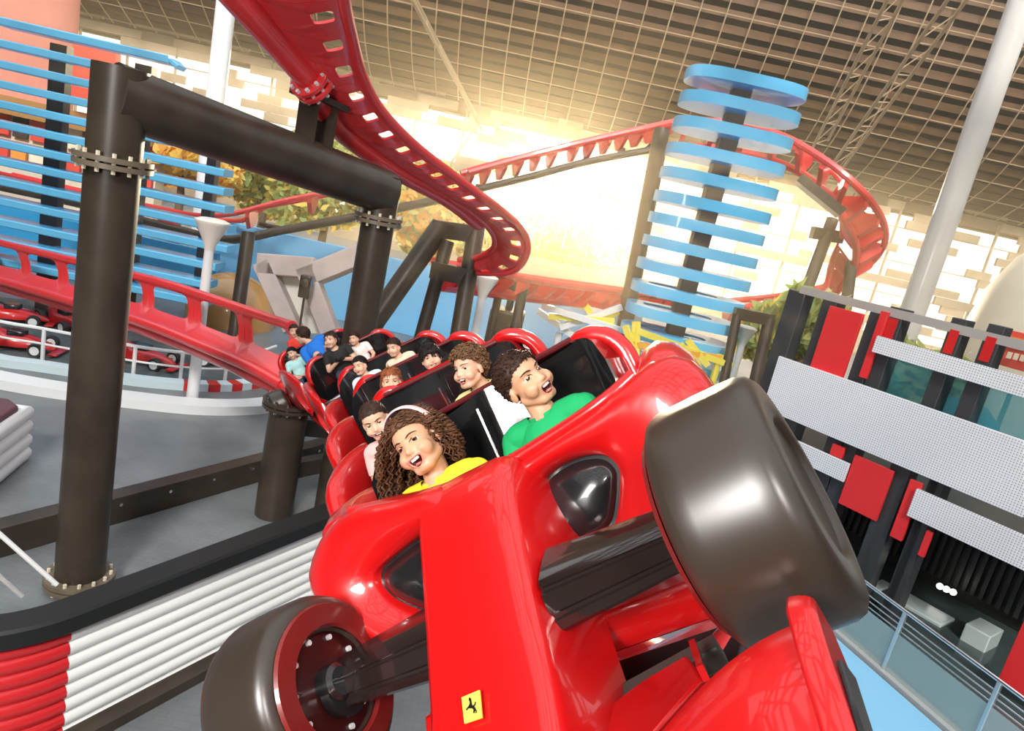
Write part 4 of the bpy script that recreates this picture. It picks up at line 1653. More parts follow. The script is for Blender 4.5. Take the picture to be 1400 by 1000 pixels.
BROWN = ('dark_brown', (0.045, 0.02, 0.012))
CHEST = ('chestnut', (0.12, 0.05, 0.022))
SAND = ('sandy_brown', (0.20, 0.10, 0.045))
GING = ('ginger', (0.30, 0.09, 0.03))
BLK = ('black', (0.012, 0.008, 0.007))


def cloth(n, c):
    return mat(n, c, rough=.8, bump=.05, bscale=120)


YELC = cloth('yellow_cotton', (0.88, 0.72, 0.02))
G_ = 'riders of the red train'
person('curly-haired girl in yellow with a pink headband laughing in the front car', MC[0], (571, 606, 2.28), 1.0, (-.36, -.02, -.93), (-.62, .78, .1), 'curly_long', CHEST, YELC, SK_TAN, .9, True, .0034, headband=mat('pink_ribbon', (0.80, 0.52, 0.52), rough=.5), seed=3, group=G_, stand=True, arm=(.10, .07, .14))
person('boy in a green polo shirt looking up and laughing in the front car', MC[0], (717, 520, 2.19), .92, (.50, .34, -.79), (-.72, .69, .1), 'short', BROWN, cloth('green_cotton', (0.0, 0.33, 0.10)), SK_TAN, 1.05, True, .0034, seed=4, group=G_, stand=True, arm=(.10, .07, .14))
person('laughing child with slicked hair half hidden behind the curly-haired girl', MC[1], (513, 575, 3.0), .76, (.12, -.32, -.94), (-.40, .9, 0), 'slick', BROWN, cloth('rose_cotton', (0.75, 0.45, 0.42)), SK_FAIR, .9, False, .0045, seed=5, group=G_)
person('boy with short curly hair in pale yellow behind the boy in green', MC[1], (641, 503, 2.95), .80, (-.62, -.18, -.77), (-.15, .97, .1), 'curly_short', SAND, cloth('pale_yellow_cotton', (0.88, 0.76, 0.30)), SK_FAIR, .85, True, .0042, seed=6, group=G_)
person('red-haired child in cream laughing in the third car', MC[2], (535, 521, 4.1), .72, (.15, -.12, -.98), (-.12, .98, 0), 'straight', GING, cloth('cream_cotton', (0.85, 0.74, 0.46)), SK_FAIR, .7, False, .005, seed=7, group=G_)
person('child with a straight dark fringe in purple smiling in the third car', MC[2], (589, 489, 4.05), .74, (.2, -.05, -.98), (-.30, .95, 0), 'fringe', BLK, cloth('purple_cotton', (0.25, 0.16, 0.50)), SK_FAIR, .55, False, .005, seed=8, group=G_)
person('dark-haired boy in a pale blue shirt in the fourth car', MC[3], (492, 500, 5.3), .66, (-.35, -.25, -.9), (-.2, .97, 0), 'short', BLK, cloth('pale_blue_cotton', (0.66, 0.78, 0.88)), SK_FAIR, .3, True, .006, seed=9, group=G_)
person('brown-haired child in beige in the fourth car, beside the boy in pale blue', MC[3], (538, 475, 5.25), .64, (-.3, -.3, -.9), (-.1, .98, 0), 'short', BROWN, cloth('beige_cotton', (0.70, 0.60, 0.45)), SK_FAIR, .5, False, .006, seed=10, group=G_)
person('woman in a black short-sleeved top resting a bare arm on the fifth car', MC[4], (452, 465, 6.7), .74, (-.25, -.1, -.95), (-.15, .97, 0), 'straight', BROWN, cloth('black_cotton', (0.012, 0.012, 0.012)), SK_FAIR, .6, False, .007, arm=(.03, .20, .25), sleeve=.25, seed=11, group=G_)
person('small child in white in the fifth car, beside the woman in black', MC[4], (484, 463, 6.85), .60, (-.3, -.2, -.93), (-.1, .98, 0), 'short', BROWN, cloth('white_cotton', (0.82, 0.74, 0.72)), SK_FAIR, .4, False, .007, seed=12, group=G_)
person('small child in pale turquoise at the front of the last car', MC[5], (399, 483, 8.2), .66, (-.2, -.35, -.9), (-.3, .95, 0), 'short', BLK, cloth('turquoise_cotton', (0.42, 0.72, 0.72)), SK_FAIR, .4, False, .008, seed=13, group=G_)
person('person in a bright blue top leaning over to the left in the last car', MC[5], (414, 459, 8.3), .95, (-.75, -.35, .5), (-.3, .9, .2), 'short', BROWN, cloth('bright_blue_cotton', (0.01, 0.16, 0.62)), SK_FAIR, .2, False, .008, body_up=(-.62, .55, .2), arm=(.20, .24, .05), sleeve=.12, seed=14, group=G_)
person('brown-haired person in red behind the person in bright blue', MC[5], (402, 452, 8.75), .74, (.3, -.3, -.9), (-.1, .98, 0), 'short', BROWN, cloth('red_cotton', (0.70, 0.04, 0.03)), SK_FAIR, .3, False, .008, seed=15, group=G_)
# ------------------------------------------------------------------ blue louver structures
def plate_slat(mb, loop, z, h):
    mb.prism([Vector((x, y, z)) for x, y in loop], (0, 0, h))


def blue_tower():
    d = 16.0
    b = P(918, 470, d)
    b = Vector((b.x, b.y, 0))
    root = thing('louver_tower', 'round tower of stacked sky blue louver plates right of the bright window', 'tower', b)
    topz = onvert(b, 118)
    MB().box(b + Vector((0, 0, topz.z / 2)), (.19, .19, topz.z / 2)).build('post', mat('brown_post', (0.30, 0.21, 0.13), rough=.5), root)
    ys = [117, 150, 184, 219, 251, 283, 312, 343, 374, 404, 433, 462, 492]
    zz = [onvert(b, y).z for y in ys]
    for k, z in enumerate(zz):
        mb = MB()
        a, c = 1.32, .78
        out, inn = [], []
        for j in range(40):
            t = 2 * math.pi * j / 40
            ct, st = math.cos(t), math.sin(t)
            x = math.copysign(abs(ct) ** .6, ct) * a
            y = math.copysign(abs(st) ** .75, st) * c
            if x < 0:
                x *= .93
            out.append(b + Vector((x, y, z)))
            inn.append(b + Vector((x * .62 - .1, y * .5, z)))
        h = Vector((0, 0, .115))
        if k > 8:
            mb.loft([[p - h for p in out], [p + h for p in out], [p + h for p in inn], [p - h for p in inn]], cap=False, loop=True)
            mb.box(b + Vector((0, 0, z)), (.7, .09, .09))
        else:
            mb.loft([[p - h for p in out], [p + h for p in out]])
        mb.build('louver_plate', BLUE, root, ang=30)
    return root


blue_tower()


def blue_screen():
    d = 15.0
    b = P(68, 330, d)
    b = Vector((b.x, b.y, 0))
    root = thing('louver_screen', 'screen of sky blue horizontal louvers on dark posts behind the thick dark post', 'screen', b)
    xd = Vector((1, 0, 0))
    q0, q1 = P(0, 150, d), P(310, 217, 15.3)
    xd = Vector((q1.x - q0.x, q1.y - q0.y, 0)).normalized()
    yd = Vector((0, 0, 1)).cross(xd)
    for px in (66, 182, 288):
        pb = PL(px, 200, b, yd)
        pb = Vector((pb.x, pb.y, 0)) + yd * .25
        tpz = onvert(pb, 62 if px < 100 else (90 if px < 200 else 190)).z
        MB().box(pb + Vector((0, 0, tpz / 2)), (.17 if px < 200 else .1, .12, tpz / 2), (xd, yd, Vector((0, 0, 1)))).build('post', mat('dark_brown_post', (0.07, 0.055, 0.045), rough=.5), root)
    lo = [(30, (6, 238)), (60, (-60, 200)), (88, (-60, 290)), (115, (-60, 300)), (142, (-60, 305)), (169, (-60, 312)), (195, (-60, 312)), (219, (-60, 313)), (246, (-60, 316)), (273, (-60, 316)), (301, (-60, 300)), (328, (-60, 290)), (354, (-60, 285))]
    for k, (y0, (xa_, xb_)) in enumerate(lo):
        z = PL(0, y0, b, yd).z
        A_, B_ = PL(xa_, y0 + xa_ * .235, b, yd), PL(xb_, y0 + xb_ * .235, b, yd)
        A_.z = B_.z = z
        mb = MB()
        mb.bar(A_, B_, .55, .16, ch=.02)
        if k == 0:
            mb.bar(B_, B_ + xd * .15 - Vector((0, 0, .1)), .4, .1, ch=.02)
        mb.build('louver', BLUE, root)
    return root


blue_screen()
# solid blue panels behind the louvers and behind the train
DB = mat('strong_blue_panel', (0.04, 0.40, 0.76), rough=.5)


def wallpanel(name, label, cat, pts, d, m, th=.12):
    qs = [P(x, y, d) for x, y in pts]
    b = min(qs, key=lambda q: q.z)
    n = (qs[1] - qs[0]).cross(qs[2] - qs[0]).normalized()
    mb = MB().prism(qs, n * th)
    return tag(mb.build(name, m, bevel=.01), label, cat)


def upright(px0, px1, py_top, d, z0=0.0, tilt=0):
    """vertical panel: spans the two pixel columns, its top passes through (px0, py_top), stands on z0"""
    a = P(px0, py_top, d)
    b = P(px1, py_top + (px1 - px0) * .2235, d + tilt)
    return a, b


def panel(name, label, cat, px0, px1, pyt, pyb, d, m, th=.15, tilt=0, to_floor=False):
    a, b = upright(px0, px1, pyt, d, tilt=tilt)
    b.z = a.z
    zb_ = 0 if to_floor else onvert(Vector((a.x, a.y, 0)), pyb).z
    xd = (b - a)
    xd.z = 0
    L_ = xd.length
    xd.normalize()
    yd = Vector((0, 0, 1)).cross(xd)
    mb = MB().box((a + b) / 2 - Vector((0, 0, (a.z - zb_) / 2)), (L_ / 2, th / 2, (a.z - zb_) / 2), (xd, yd, Vector((0, 0, 1))), 0)
    return tag(mb.build(name, m, bevel=.01), label, cat)


panel('panel_wall', 'strong blue low wall behind the lower blue louvers at the left', 'wall panel', -80, 300, 262, 380, 19.5, DB, to_floor=True)
panel('panel_wall', 'sky blue wall behind the slanting grey frame in the middle distance', 'wall panel', 292, 660, 298, 440, 20.6, mat('light_blue_panel', (0.18, 0.55, 0.88), rough=.5), to_floor=True)
panel('panel_wall', 'pale blue wall behind the small dark frame, under the low red track', 'wall panel', 640, 880, 374, 470, 20.8, mat('pale_blue_panel', (0.36, 0.60, 0.80), rough=.5), to_floor=True)

# low shop fronts seen between the louvers
sh = thing('shop', 'row of small red, white and dark shop windows seen between the louvers at the left', 'shop', Vector((P(20, 200, 25).x, P(20, 200, 25).y, 0)))
a_ = P(-60, 118, 25.5)
b_ = P(215, 180, 25.5)
xd = Vector((b_.x - a_.x, b_.y - a_.y, 0)).normalized()
yd = Vector((0, 0, 1)).cross(xd)
Ls = (b_ - a_).length
zt_ = a_.z
MB().box(a_ + xd * Ls / 2 - Vector((0, 0, zt_ / 2 - .0)) + yd * .5, (Ls / 2, .3, zt_ / 2), (xd, yd, Vector((0, 0, 1)))).build('front', mat('cream_front', (0.72, 0.62, 0.46), rough=.6), sh)
MB().box(a_ + xd * Ls / 2 + Vector((0, 0, -.25)) + yd * .0, (Ls / 2, .3, .32), (xd, yd, Vector((0, 0, 1)))).build('canopy', mat('brown_canopy', (0.40, 0.20, 0.06), rough=.6), sh)
random.seed(5)
cols = [mat('sign_red', (0.75, 0.08, 0.05), rough=.5), mat('sign_dark', (0.08, 0.05, 0.04), rough=.5), mat('sign_cream', (0.86, 0.76, 0.55), rough=.5), mat('sign_orange', (0.85, 0.33, 0.06), rough=.5)]
for i in range(11):
    for j in range(2):
        c = a_ + xd * (Ls * (i + .5) / 11) - Vector((0, 0, .95 + j * .95)) + yd * .1
        MB().box(c, (Ls / 27, .06, .38), (xd, yd, Vector((0, 0, 1)))).build('shop_window', cols[(i * 3 + j * 2) % 4 if random.random() < .7 else 0], sh, bevel=.02)
for k, (xx, yy) in enumerate(((102, 70), (98, 98), (95, 122))):
    a_, b_ = P(xx, yy, 24.5), P(xx + 60, yy + 14, 24.5)
    mb = MB().bar(a_, b_, .3, .48)
    tag(mb.build('wall_block', mat('bright_red_block', (0.80, 0.09, 0.05), rough=.5), bevel=.02), ['topmost', 'middle', 'lowest'][k] + ' of three bright red blocks on the left wall beside the portal corner', 'block', 'bright red blocks on the left wall')

# slanting grey frame and orange dome
GF = mat('pinkish_grey_board', (0.52, 0.44, 0.42), rough=.6, noise_amt=.2, nscale=2)
ga = thing('slanted_frame', 'pinkish grey frame of wide slanting boards before the blue wall, left of the portal post', 'frame', Vector((P(420, 450, 14.8).x, P(420, 450, 14.8).y, 0)))
for (p, q), w_ in ((((360, 360), (402, 452)), .42), (((418, 366), (452, 455)), .42), (((355, 362), (432, 368)), .5), (((425, 378), (505, 345)), .5)):
    MB().bar(P(*p, 14.8), P(*q, 14.8), .44, w_ * .87, UP).build('board', GF, ga, bevel=.02)
MB().prism([P(384, 372, 15.0), P(422, 378, 15.0), P(446, 456, 15.0), P(404, 456, 15.0)], FW * .06).build('back_panel', mat('pale_grey_panel', (0.70, 0.68, 0.62), rough=.6), ga)
dm = P(316, 430, 18.0)
dm.z = 0
dr = onvert(dm, 374).z
dome = MB()
prof = [(1.1, 0)] + [(1.1 * math.cos(a), dr - .95 + .95 * math.sin(a)) for a in np.linspace(0, math.pi / 2, 14)]
dome.lathe(prof, dm, n=32)
tag(dome.build('dome', mat('orange_brown_dome', (0.58, 0.30, 0.09), rough=.25, coat=.5)), 'glossy orange brown dome behind the funnel lamp post at the left', 'dome')
spk = thing('speaker', 'small black loudspeaker on a thin pole before the slanting grey frame', 'loudspeaker', Vector((P(414, 440, 14.3).x, P(414, 440, 14.3).y, 0)))
sp_ = P(418, 392, 14.3)
MB().box(sp_, (.115, .09, .235)).build('speaker_box', BLACK, spk, bevel=.02)
MB().tube([Vector((sp_.x, sp_.y, 0)), sp_ - Vector((0, 0, .235))], .025, 8).build('pole', STEEL, spk)
MB().lathe([(.09, 0), (.05, .02)], sp_ + Vector((0, -.1, .08)), (0, -1, 0), 14).build('speaker_cone', STEEL, spk)

# ------------------------------------------------------------------ karts on the left, fence and kerbs
KRED = mat('kart_red', (0.66, 0.02, 0.02), rough=.3, coat=.6)
KT = mat('kart_tire', (0.03, 0.03, 0.03), rough=.6)


def kart(M, label):
    k = thing('go_kart', label, 'go-kart', M, 'red go-karts behind the low fence')
    b = []
    for y, w_, z0, z1 in ((.95, .10, .16, .22), (.8, .16, .14, .30), (.4, .22, .12, .42), (.1, .34, .1, .46), (-.35, .38, .1, .44), (-.75, .22, .12, .58), (-.95, .14, .16, .5)):
        b.append([Vector((w_ * c, y, (z0 + z1) / 2 + (z1 - z0) / 2 * s)) for c, s in ((1, -.7), (1, .3), (.6, 1), (-.6, 1), (-1, .3), (-1, -.7), (-.6, -1), (.6, -1))])
    MB().loft(b).build('body', KRED, k, local=True, ang=50)
    MB().box((0, -.1, .5), (.2, .22, .1)).build('seat', BLACK, k, local=True, bevel=.04)
    MB().box((0, 1.05, .12), (.5, .12, .025)).build('front_wing', KRED, k, local=True, bevel=.01)
    MB().box((0, -1.0, .68), (.42, .1, .025)).build('rear_wing', KRED, k, local=True, bevel=.01)
    for sx_, sy_ in ((1, .62), (-1, .62), (1, -.68), (-1, -.68)):
        r = .21 if sy_ > 0 else .24
        t = MB().lathe([(r * .55, -.09), (r * .92, -.1), (r, -.06), (r, .06), (r * .92, .1), (r * .55, .09)], (sx_ * .52, sy_, r), (1, 0, 0), 22).build('tire', KT, k, local=True)
        MB().lathe([(r * .62, -.095), (r * .62, .095)], (sx_ * .52, sy_, r), (1, 0, 0), 18).build('white_rim', WHITE, t, local=True)
        MB().tube([(sx_ * .2, sy_, .2), (sx_ * .5, sy_, r)], .025, 6).build('axle', STEEL, k, local=True)
    return k


kp = [((22, 440), 12, -1.2, 'red go-kart at the left edge, in the back row behind the low fence'), ((92, 448), 12, -2.0, 'red go-kart in the back row just left of the thick dark post'),
      ((28, 478), 12, -1.35, 'red go-kart at the left edge, close behind the low fence'), ((205, 452), 12, -1.3, 'red go-kart in the back row, half hidden by the track right of the dark post'),
      ((198, 497), 12, -1.6, 'red go-kart close behind the fence, just right of the thick dark post'), ((310, 500), 12, -1.25, 'red go-kart at the right end of the fence, near the last car of the train')]
k0 = None
for (px, py), _, rz, lab in kp:
    g = G(px, py)
    M = Matrix.Translation(g) @ Matrix.Rotation(rz, 4, 'Z') @ Matrix.Scale(.62, 4)
    if k0 is None:
        k0 = kart(M, lab)
    else:
        dup(k0, M, lab)

fe = thing('guard_fence', 'low pale fence with rails and small posts in front of the red go-karts', 'fence', G(160, 500))
fp = [G(x, y) for x, y in ((-60, 470), (0, 486), (50, 494), (110, 505), (200, 521), (290, 528), (345, 522), (372, 512))]
fs = [Vector(p) for p in smooth_open(fp, 40)]
for h, r in ((.62, .03), (.34, .02)):
    MB().tube([p + Vector((0, 0, h)) for p in fs], r, 8).build('rail', WHITE, fe)
for i in range(0, 40, 5):
    MB().tube([fs[i], fs[i] + Vector((0, 0, .64))], .035, 8).build('fence_post', WHITE, fe)


def kerb(pts, w_, h, label, m2, name='kerb', stripes=False):
    q = [Vector(p) for p in smooth_open([G(x, y) for x, y in pts], 60)]
    mb = MB()
    rings = []
    for i, p in enumerate(q):
        t = (q[min(i + 1, 59)] - q[max(i - 1, 0)]).normalized()
        s = Vector((t.y, -t.x, 0))
        rings.append([p - s * w_ / 2, p - s * w_ / 2 + Vector((0, 0, h)), p + s * w_ / 2 + Vector((0, 0, h)), p + s * w_ / 2])
    if not stripes:
        mb.loft(rings)
    else:
        for i in range(0, 58, 2):
            mb.loft(rings[i:i + 3], m=1 if i > 36 and (i // 2) % 2 else 0)
    return tag(mb.build(name, m2), label, 'kerb')


kerb(((-60, 512), (0, 526), (80, 540), (180, 553), (270, 562), (340, 562), (390, 556)), .40, .16, 'broad white kerb curving across the grey floor in front of the fence', WHITE)
kerb(((-60, 482), (0, 498), (50, 505), (110, 514), (200, 527), (290, 533), (345, 529), (380, 520)), .26, .14, 'pale kerb with red marks under the low fence by the go-karts', [mat('pale_blue_white', (0.62, 0.76, 0.80), rough=.4), KRED], stripes=True)
ro = MB()
kq = [G(x, y, .012) for x, y in ((-80, 485), (50, 502), (200, 524), (290, 530), (360, 520), (385, 500), (330, 455), (150, 420), (-80, 400))]
ro.prism(kq, (0, 0, .012))
struct('floor_track', ro, mat('dark_green_asphalt', (0.10, 0.13, 0.13), rough=.6, noise_amt=.3))

# ------------------------------------------------------------------ trees and shrubs
def leaf_cloud(mb, c, r, n, s, nm, rnd):
    for _ in range(n):
        while True:
            v = Vector((rnd.uniform(-1, 1), rnd.uniform(-1, 1), rnd.uniform(-1, 1)))
            if .25 < v.length < 1:
                break
        p = Vector(c) + Vector((v.x * r[0], v.y * r[1], v.z * r[2]))
        a = Vector((rnd.gauss(0, 1), rnd.gauss(0, 1), rnd.gauss(0, 1))).normalized()
        b = a.orthogonal().normalized()
        k = s * rnd.uniform(.6, 1.3)
        mb.add([p - a * k, p + b * k * .55, p + a * k, p - b * k * .55], [(0, 1, 2, 3)], rnd.randrange(nm))


LG = [leaf_mat('leaf_olive', (0.50, 0.52, 0.16)), leaf_mat('leaf_yellow', (0.92, 0.70, 0.16)), leaf_mat('leaf_orange', (0.85, 0.42, 0.08)), leaf_mat('leaf_green', (0.34, 0.44, 0.14))]


def tree(px, py, d, rx, rz, mats_, label, n=2600, seed=1, group='trees behind the portal'):
    rnd = random.Random(seed)
    c = P(px, py, d)
    b = Vector((c.x, c.y, 0))
    t = thing('tree', label, 'tree', b, group)
    MB().tube([b, b + Vector((.1, 0, c.z * .5)), c], [.22, .16, .06], 8).build('trunk', mat('bark', (0.14, 0.09, 0.05), rough=.8), t)
    mb = MB()
    for k in range(7):
        o = Vector((rnd.uniform(-.55, .55) * rx, rnd.uniform(-.4, .4) * rx, rnd.uniform(-.5, .5) * rz))
        leaf_cloud(mb, c + o, (rx * .55, rx * .5, rz * .5), n // 7, .26, len(mats_), rnd)
    mb.build('foliage', mats_, t, flat=True)
    return t


tree(250, 205, 27, 2.0, 1.6, [LG[1], LG[2], LG[1]], 'yellow and orange tree behind the right end of the blue louvers', seed=2)
tree(365, 232, 30, 3.0, 2.5, [LG[0], LG[1], LG[3]], 'olive green tree seen under the portal beam, left one', seed=3)
tree(450, 250, 30, 2.8, 2.5, [LG[0], LG[3], LG[1]], 'dull green tree seen under the portal beam, next to the right portal post', seed=4)
tree(582, 282, 31, 2.4, 2.5, [LG[1], LG[0], LG[2]], 'amber tree right of the portal post behind the dark trestle', seed=5)
tree(655, 330, 33, 2.0, 1.5, [LG[0], LG[1]], 'low olive tree behind the trestle under the end of the upper red track', seed=6)
tree(790, 350, 50, 5.5, 2.8, [LG[0], LG[1]], 'sunlit tree outside the bright window', seed=7, n=2200)
tree(1062, 455, 17, .95, 1.0, [LG[1], LG[0], LG[3]], 'golden bush right of the foot of the blue tower', seed=8, n=1000)
tree(1110, 440, 16, .7, .8, [LG[3], LG[0]], 'green shrub behind the left end of the perforated panels', seed=9, n=700)
tree(1250, 520, 14.5, .9, .8, [LG[3], LG[0]], 'green shrub behind the teal glass of the right building', seed=10, n=900)

# yellow and white steel ride behind the train
yr = thing('steel_ride', 'tangle of yellow and white ride bars behind the train, left of the blue tower', 'ride', Vector((P(800, 460, 17).x, P(800, 460, 17).y, 0)))
rnd = random.Random(4)
YEL = mat('ride_yellow', (0.85, 0.72, 0.10), rough=.4)
for k, (p, q) in enumerate((((740, 418), (850, 452)), ((750, 432), (840, 440)), ((765, 448), (850, 420)), ((780, 470), (845, 425)), ((735, 425), (800, 470)), ((800, 415), (835, 478)), ((760, 410), (830, 430)), ((820, 480), (858, 440)))):
    MB().bar(P(*p, 16.5 + k * .1), P(*q, 16.5 + k * .1), .14, .14).build('ride_bar', YEL if k % 2 else WHITE, yr)
for px in (765, 800, 835):
    q = P(px, 455, 17)
    MB().tube([Vector((q.x, q.y, 0)), q], .09, 8).build('ride_leg', WHITE, yr)
yr2 = thing('steel_ride', 'yellow and blue bars of a ride standing at the foot of the blue tower', 'ride', Vector((P(900, 480, 15.2).x, P(900, 480, 15.2).y, 0)))
for k, (p, q) in enumerate((((855, 445), (872, 500)), ((865, 450), (1000, 500)), ((862, 470), (985, 490)), ((930, 470), (955, 500)), ((940, 465), (968, 500)), ((870, 440), (868, 500)))):
    MB().bar(P(*p, 15.0), P(*q, 15.0), .13, .13).build('ride_bar', YEL if k != 2 else mat('ride_orange', (0.85, 0.4, 0.05), rough=.4), yr2)
for px, py in ((860, 500), (985, 505)):
    q = P(px, py - 20, 15.0)
    MB().tube([Vector((q.x, q.y, 0)), q], .08, 8).build('ride_leg', YEL, yr2)
eng = thing('ride_engine', 'dark little ride vehicle with a chimney inside the small dark frame', 'ride vehicle', Vector((P(693, 440, 15.5).x, P(693, 440, 15.5).y, 0)))
ec = P(693, 435, 15.5)
MB().box(ec - Vector((0, 0, ec.z / 2 - .1)), (.38, .4, ec.z / 2 + .1)).build('body', mat('brown_black_metal', (0.07, 0.055, 0.03), rough=.4), eng, bevel=.05)
MB().lathe([(.08, 0), (.08, .3), (.2, .45), (.2, .5), (.1, .6)], ec + Vector((0, 0, .2)), n=14).build('chimney', STEEL, eng)

# ------------------------------------------------------------------ right building
FD = cam_dir(-.737, .427, 1.0)
FD.z = 0
FD.normalize()
FN = FD.cross(Vector((0, 0, 1))).normalized()
if FN.dot(CAM - P(1300, 700, 9)) < 0:
    FN = -FN
F0 = P(1400, 727, 8.6)
ZV = Vector((0, 0, 1))


def fpt(px, py, off=0.0):
    return PL(px, py, F0 + FN * off, FN)


def fpanel(name, label, cat, quad, off, th, m, group=None):
    """facade panel: left edge x, right edge x, top and bottom rows measured at the left"""
    a, b = fpt(*quad[0], off), fpt(*quad[1], off)
    zb_ = fpt(*quad[2], off).z
    b.z = a.z
    xd = (b - a).normalized()
    mb = MB().box((a + b) / 2 - ZV * ((a.z - zb_) / 2), ((b - a).length / 2, th / 2, (a.z - zb_) / 2), (xd, FN, ZV))
    return mb


def perf_mat():
    m = bpy.data.materials.new('perforated_white_metal')
    m.use_nodes = True
    t = m.node_tree
    b = t.nodes['Principled BSDF']
    co = t.nodes.new('ShaderNodeTexCoord')
    mp = t.nodes.new('ShaderNodeMapping')
    ang = math.atan2(FD.y, FD.x)
    mp.inputs['Rotation'].default_value = (0, 0, -ang)
    sp_ = t.nodes.new('ShaderNodeSeparateXYZ')
    t.links.new(co.outputs['Object'], mp.inputs[0])
    t.links.new(mp.outputs[0], sp_.inputs[0])
    def op(o, a, b_=None):
        n = t.nodes.new('ShaderNodeMath')
        n.operation = o
        for i, x in enumerate((a, b_)):
            if x is None:
                continue
            if isinstance(x, (int, float)):
                n.inputs[i].default_value = x
            else:
                t.links.new(x, n.inputs[i])
        return n.outputs[0]
    u = op('MULTIPLY', sp_.outputs['X'], 95.0)
    v = op('MULTIPLY', sp_.outputs['Z'], 95.0)
    s = op('MULTIPLY', op('SINE', op('ADD', u, v)), op('SINE', op('SUBTRACT', u, v)))
    k = op('GREATER_THAN', s, .45)
    mx = t.nodes.new('ShaderNodeMix')
    mx.data_type = 'RGBA'
    mx.inputs[6].default_value = (0.86, 0.88, 0.92, 1)
    mx.inputs[7].default_value = (0.36, 0.37, 0.42, 1)
    t.links.new(k, mx.inputs[0])
    t.links.new(mx.outputs[2], b.inputs['Base Color'])
    b.inputs['Roughness'].default_value = .45
    return m


PERF = perf_mat()
for quad, lab in ((((1066, 487), (1440, 611), (1062, 566)), 'widest white perforated panel across the right building, behind the big tire'),
                  (((1200, 459), (1440, 512), (1199, 483)), 'narrow white perforated panel above the wide one, before the teal glass'),
                  (((1254, 668), (1440, 745), (1243, 706)), 'lower white perforated panel on the right building, over the dark shop window'),
                  (((1080, 598), (1163, 632), (1080, 625)), 'short white perforated panel just right of the big tire, left of the red panel')):
    o = fpanel('perforated_panel', lab, 'panel', quad, .25, .05, PERF).build('perforated_panel', PERF, bevel=.005)
    tag(o, lab, 'panel', 'white perforated panels on the right building')

# columns
COLM = mat('charcoal_column', (0.045, 0.05, 0.055), rough=.4)
floor_z = -.0
cols_ = [(1084, 440, 32, 'first charcoal column from the left on the right building, beside the golden bush'), (1126, 460, 26, 'second charcoal column from the left on the right building, left edge of the red panel'), (1193, 470, 28, 'third charcoal column, right edge of the upper red panel'), (1214, 690, 22, 'charcoal column between two red panels, right of the big tire'),
         (1228, 440, 26, 'charcoal column with a red cap under the top rail, left of the narrow panel'), (1306, 470, 24, 'charcoal column with a red cap at the middle of the narrow perforated panel'), (1352, 490, 26, 'charcoal column with a red cap nearest to the right edge'), (1250, 745, 15, 'dark column beside the small red panel under the lower perforated panel')]
for px, py, wpx, lab in cols_:
    c = fpt(px, py, 0)
    d = pix(c)[2]
    b = Vector((c.x, c.y, 0))
    upper = py < 600
    zt_ = fpt(px, 398 + (px - 1095) * .17, 0).z if upper else fpt(px, py - 120, 0).z
    w_ = wpx * d / FPX / 2 * .8
    root = thing('column', lab, 'column', b, 'charcoal columns of the right building')
    MB().box(b + ZV * (zt_ / 2), (w_, .14, zt_ / 2), (FD, FN, ZV)).build('shaft', COLM, root, bevel=.01)
    if 'cap' in lab:
        MB().box(b + ZV * (zt_ - .3), (w_ * .55, .012, .16), (FD, FN, ZV)).build('red_cap', KRED, root) if False else MB().box(b + ZV * (zt_ - .32) + FN * .145, (w_ * .6, .012, .16), (FD, FN, ZV)).build('red_cap', KRED, root)

# red panels
for quad, lab in ((((1136, 418), (1182, 430), (1128, 520)), 'tall bright red panel above the wide perforated panel, beside the third column'),
                  (((1206, 425), (1216, 429), (1190, 520)), 'thin pale red strip panel right of the third charcoal column'),
                  (((1170, 622), (1222, 648), (1160, 694)), 'large red panel below the wide perforated panel, right of the big tire'),
                  (((1246, 655), (1262, 664), (1222, 735)), 'middle red panel hanging beside the left end of the lower perforated panel'),
                  (((1268, 725), (1276, 730), (1258, 760)), 'small red panel under the lower perforated panel'),
                  (((1400, 850), (1470, 890), (1372, 935)), 'big red panel at the right edge above the glass railing'),
                  (((1140, 606), (1156, 614), (1138, 622)), 'tiny red panel between the wide perforated panel and the short one')):
    a = fpt(*quad[0], .19)
    xr_ = fpt(*quad[1], .19)
    zb_ = fpt(quad[2][0], quad[2][1], .19).z
    xd = FD if (xr_ - a).dot(FD) > 0 else -FD
    Lx = abs((xr_ - a).dot(FD))
    mb = MB().box(a + xd * Lx / 2 - ZV * ((a.z - zb_) / 2), (Lx / 2, .03, (a.z - zb_) / 2), (FD, FN, ZV))
    tag(mb.build('red_panel', mat('red_wall_panel', (0.82, 0.03, 0.035), rough=.45), bevel=.006), lab, 'panel', 'red panels of the right building')

# top rail, teal glass, dark shop interior
ta, tb2 = fpt(1096, 396, .1), fpt(1440, 452, .1)
tb2.z = ta.z
tag(MB().bar(ta - FD * 0, tb2, .09, .12).build('top_rail', mat('grey_rail', (0.42, 0.40, 0.37), rough=.4)), 'grey top rail running along the heads of the charcoal columns', 'rail')
tg = fpanel('', '', '', ((1205, 480), (1440, 530), (1190, 560)), -.25, .02, None)
tag(tg.build('teal_glass', mat('teal_glass', (0.10, 0.42, 0.48), rough=.05, alpha=.55)), 'teal tinted glass pane between the narrow and the wide perforated panels', 'glass pane')
ins = thing('shop_interior', 'dark shop with bright counters behind the glass railing at the lower right', 'shop', Vector((fpt(1300, 800, -1).x, fpt(1300, 800, -1).y, 0)))
ia, ib = fpt(1120, 600, -2.2), fpt(1460, 760, -2.2)
zt_ = fpt(1242, 690, 0).z
ia.z = ib.z = 0
MB().box((ia + ib) / 2 + ZV * zt_ / 2, ((ib - ia).length / 2 + 1, .06, zt_ / 2), (FD, FN, ZV)).build('back_wall', mat('dark_interior', (0.02, 0.022, 0.02), rough=.5), ins)
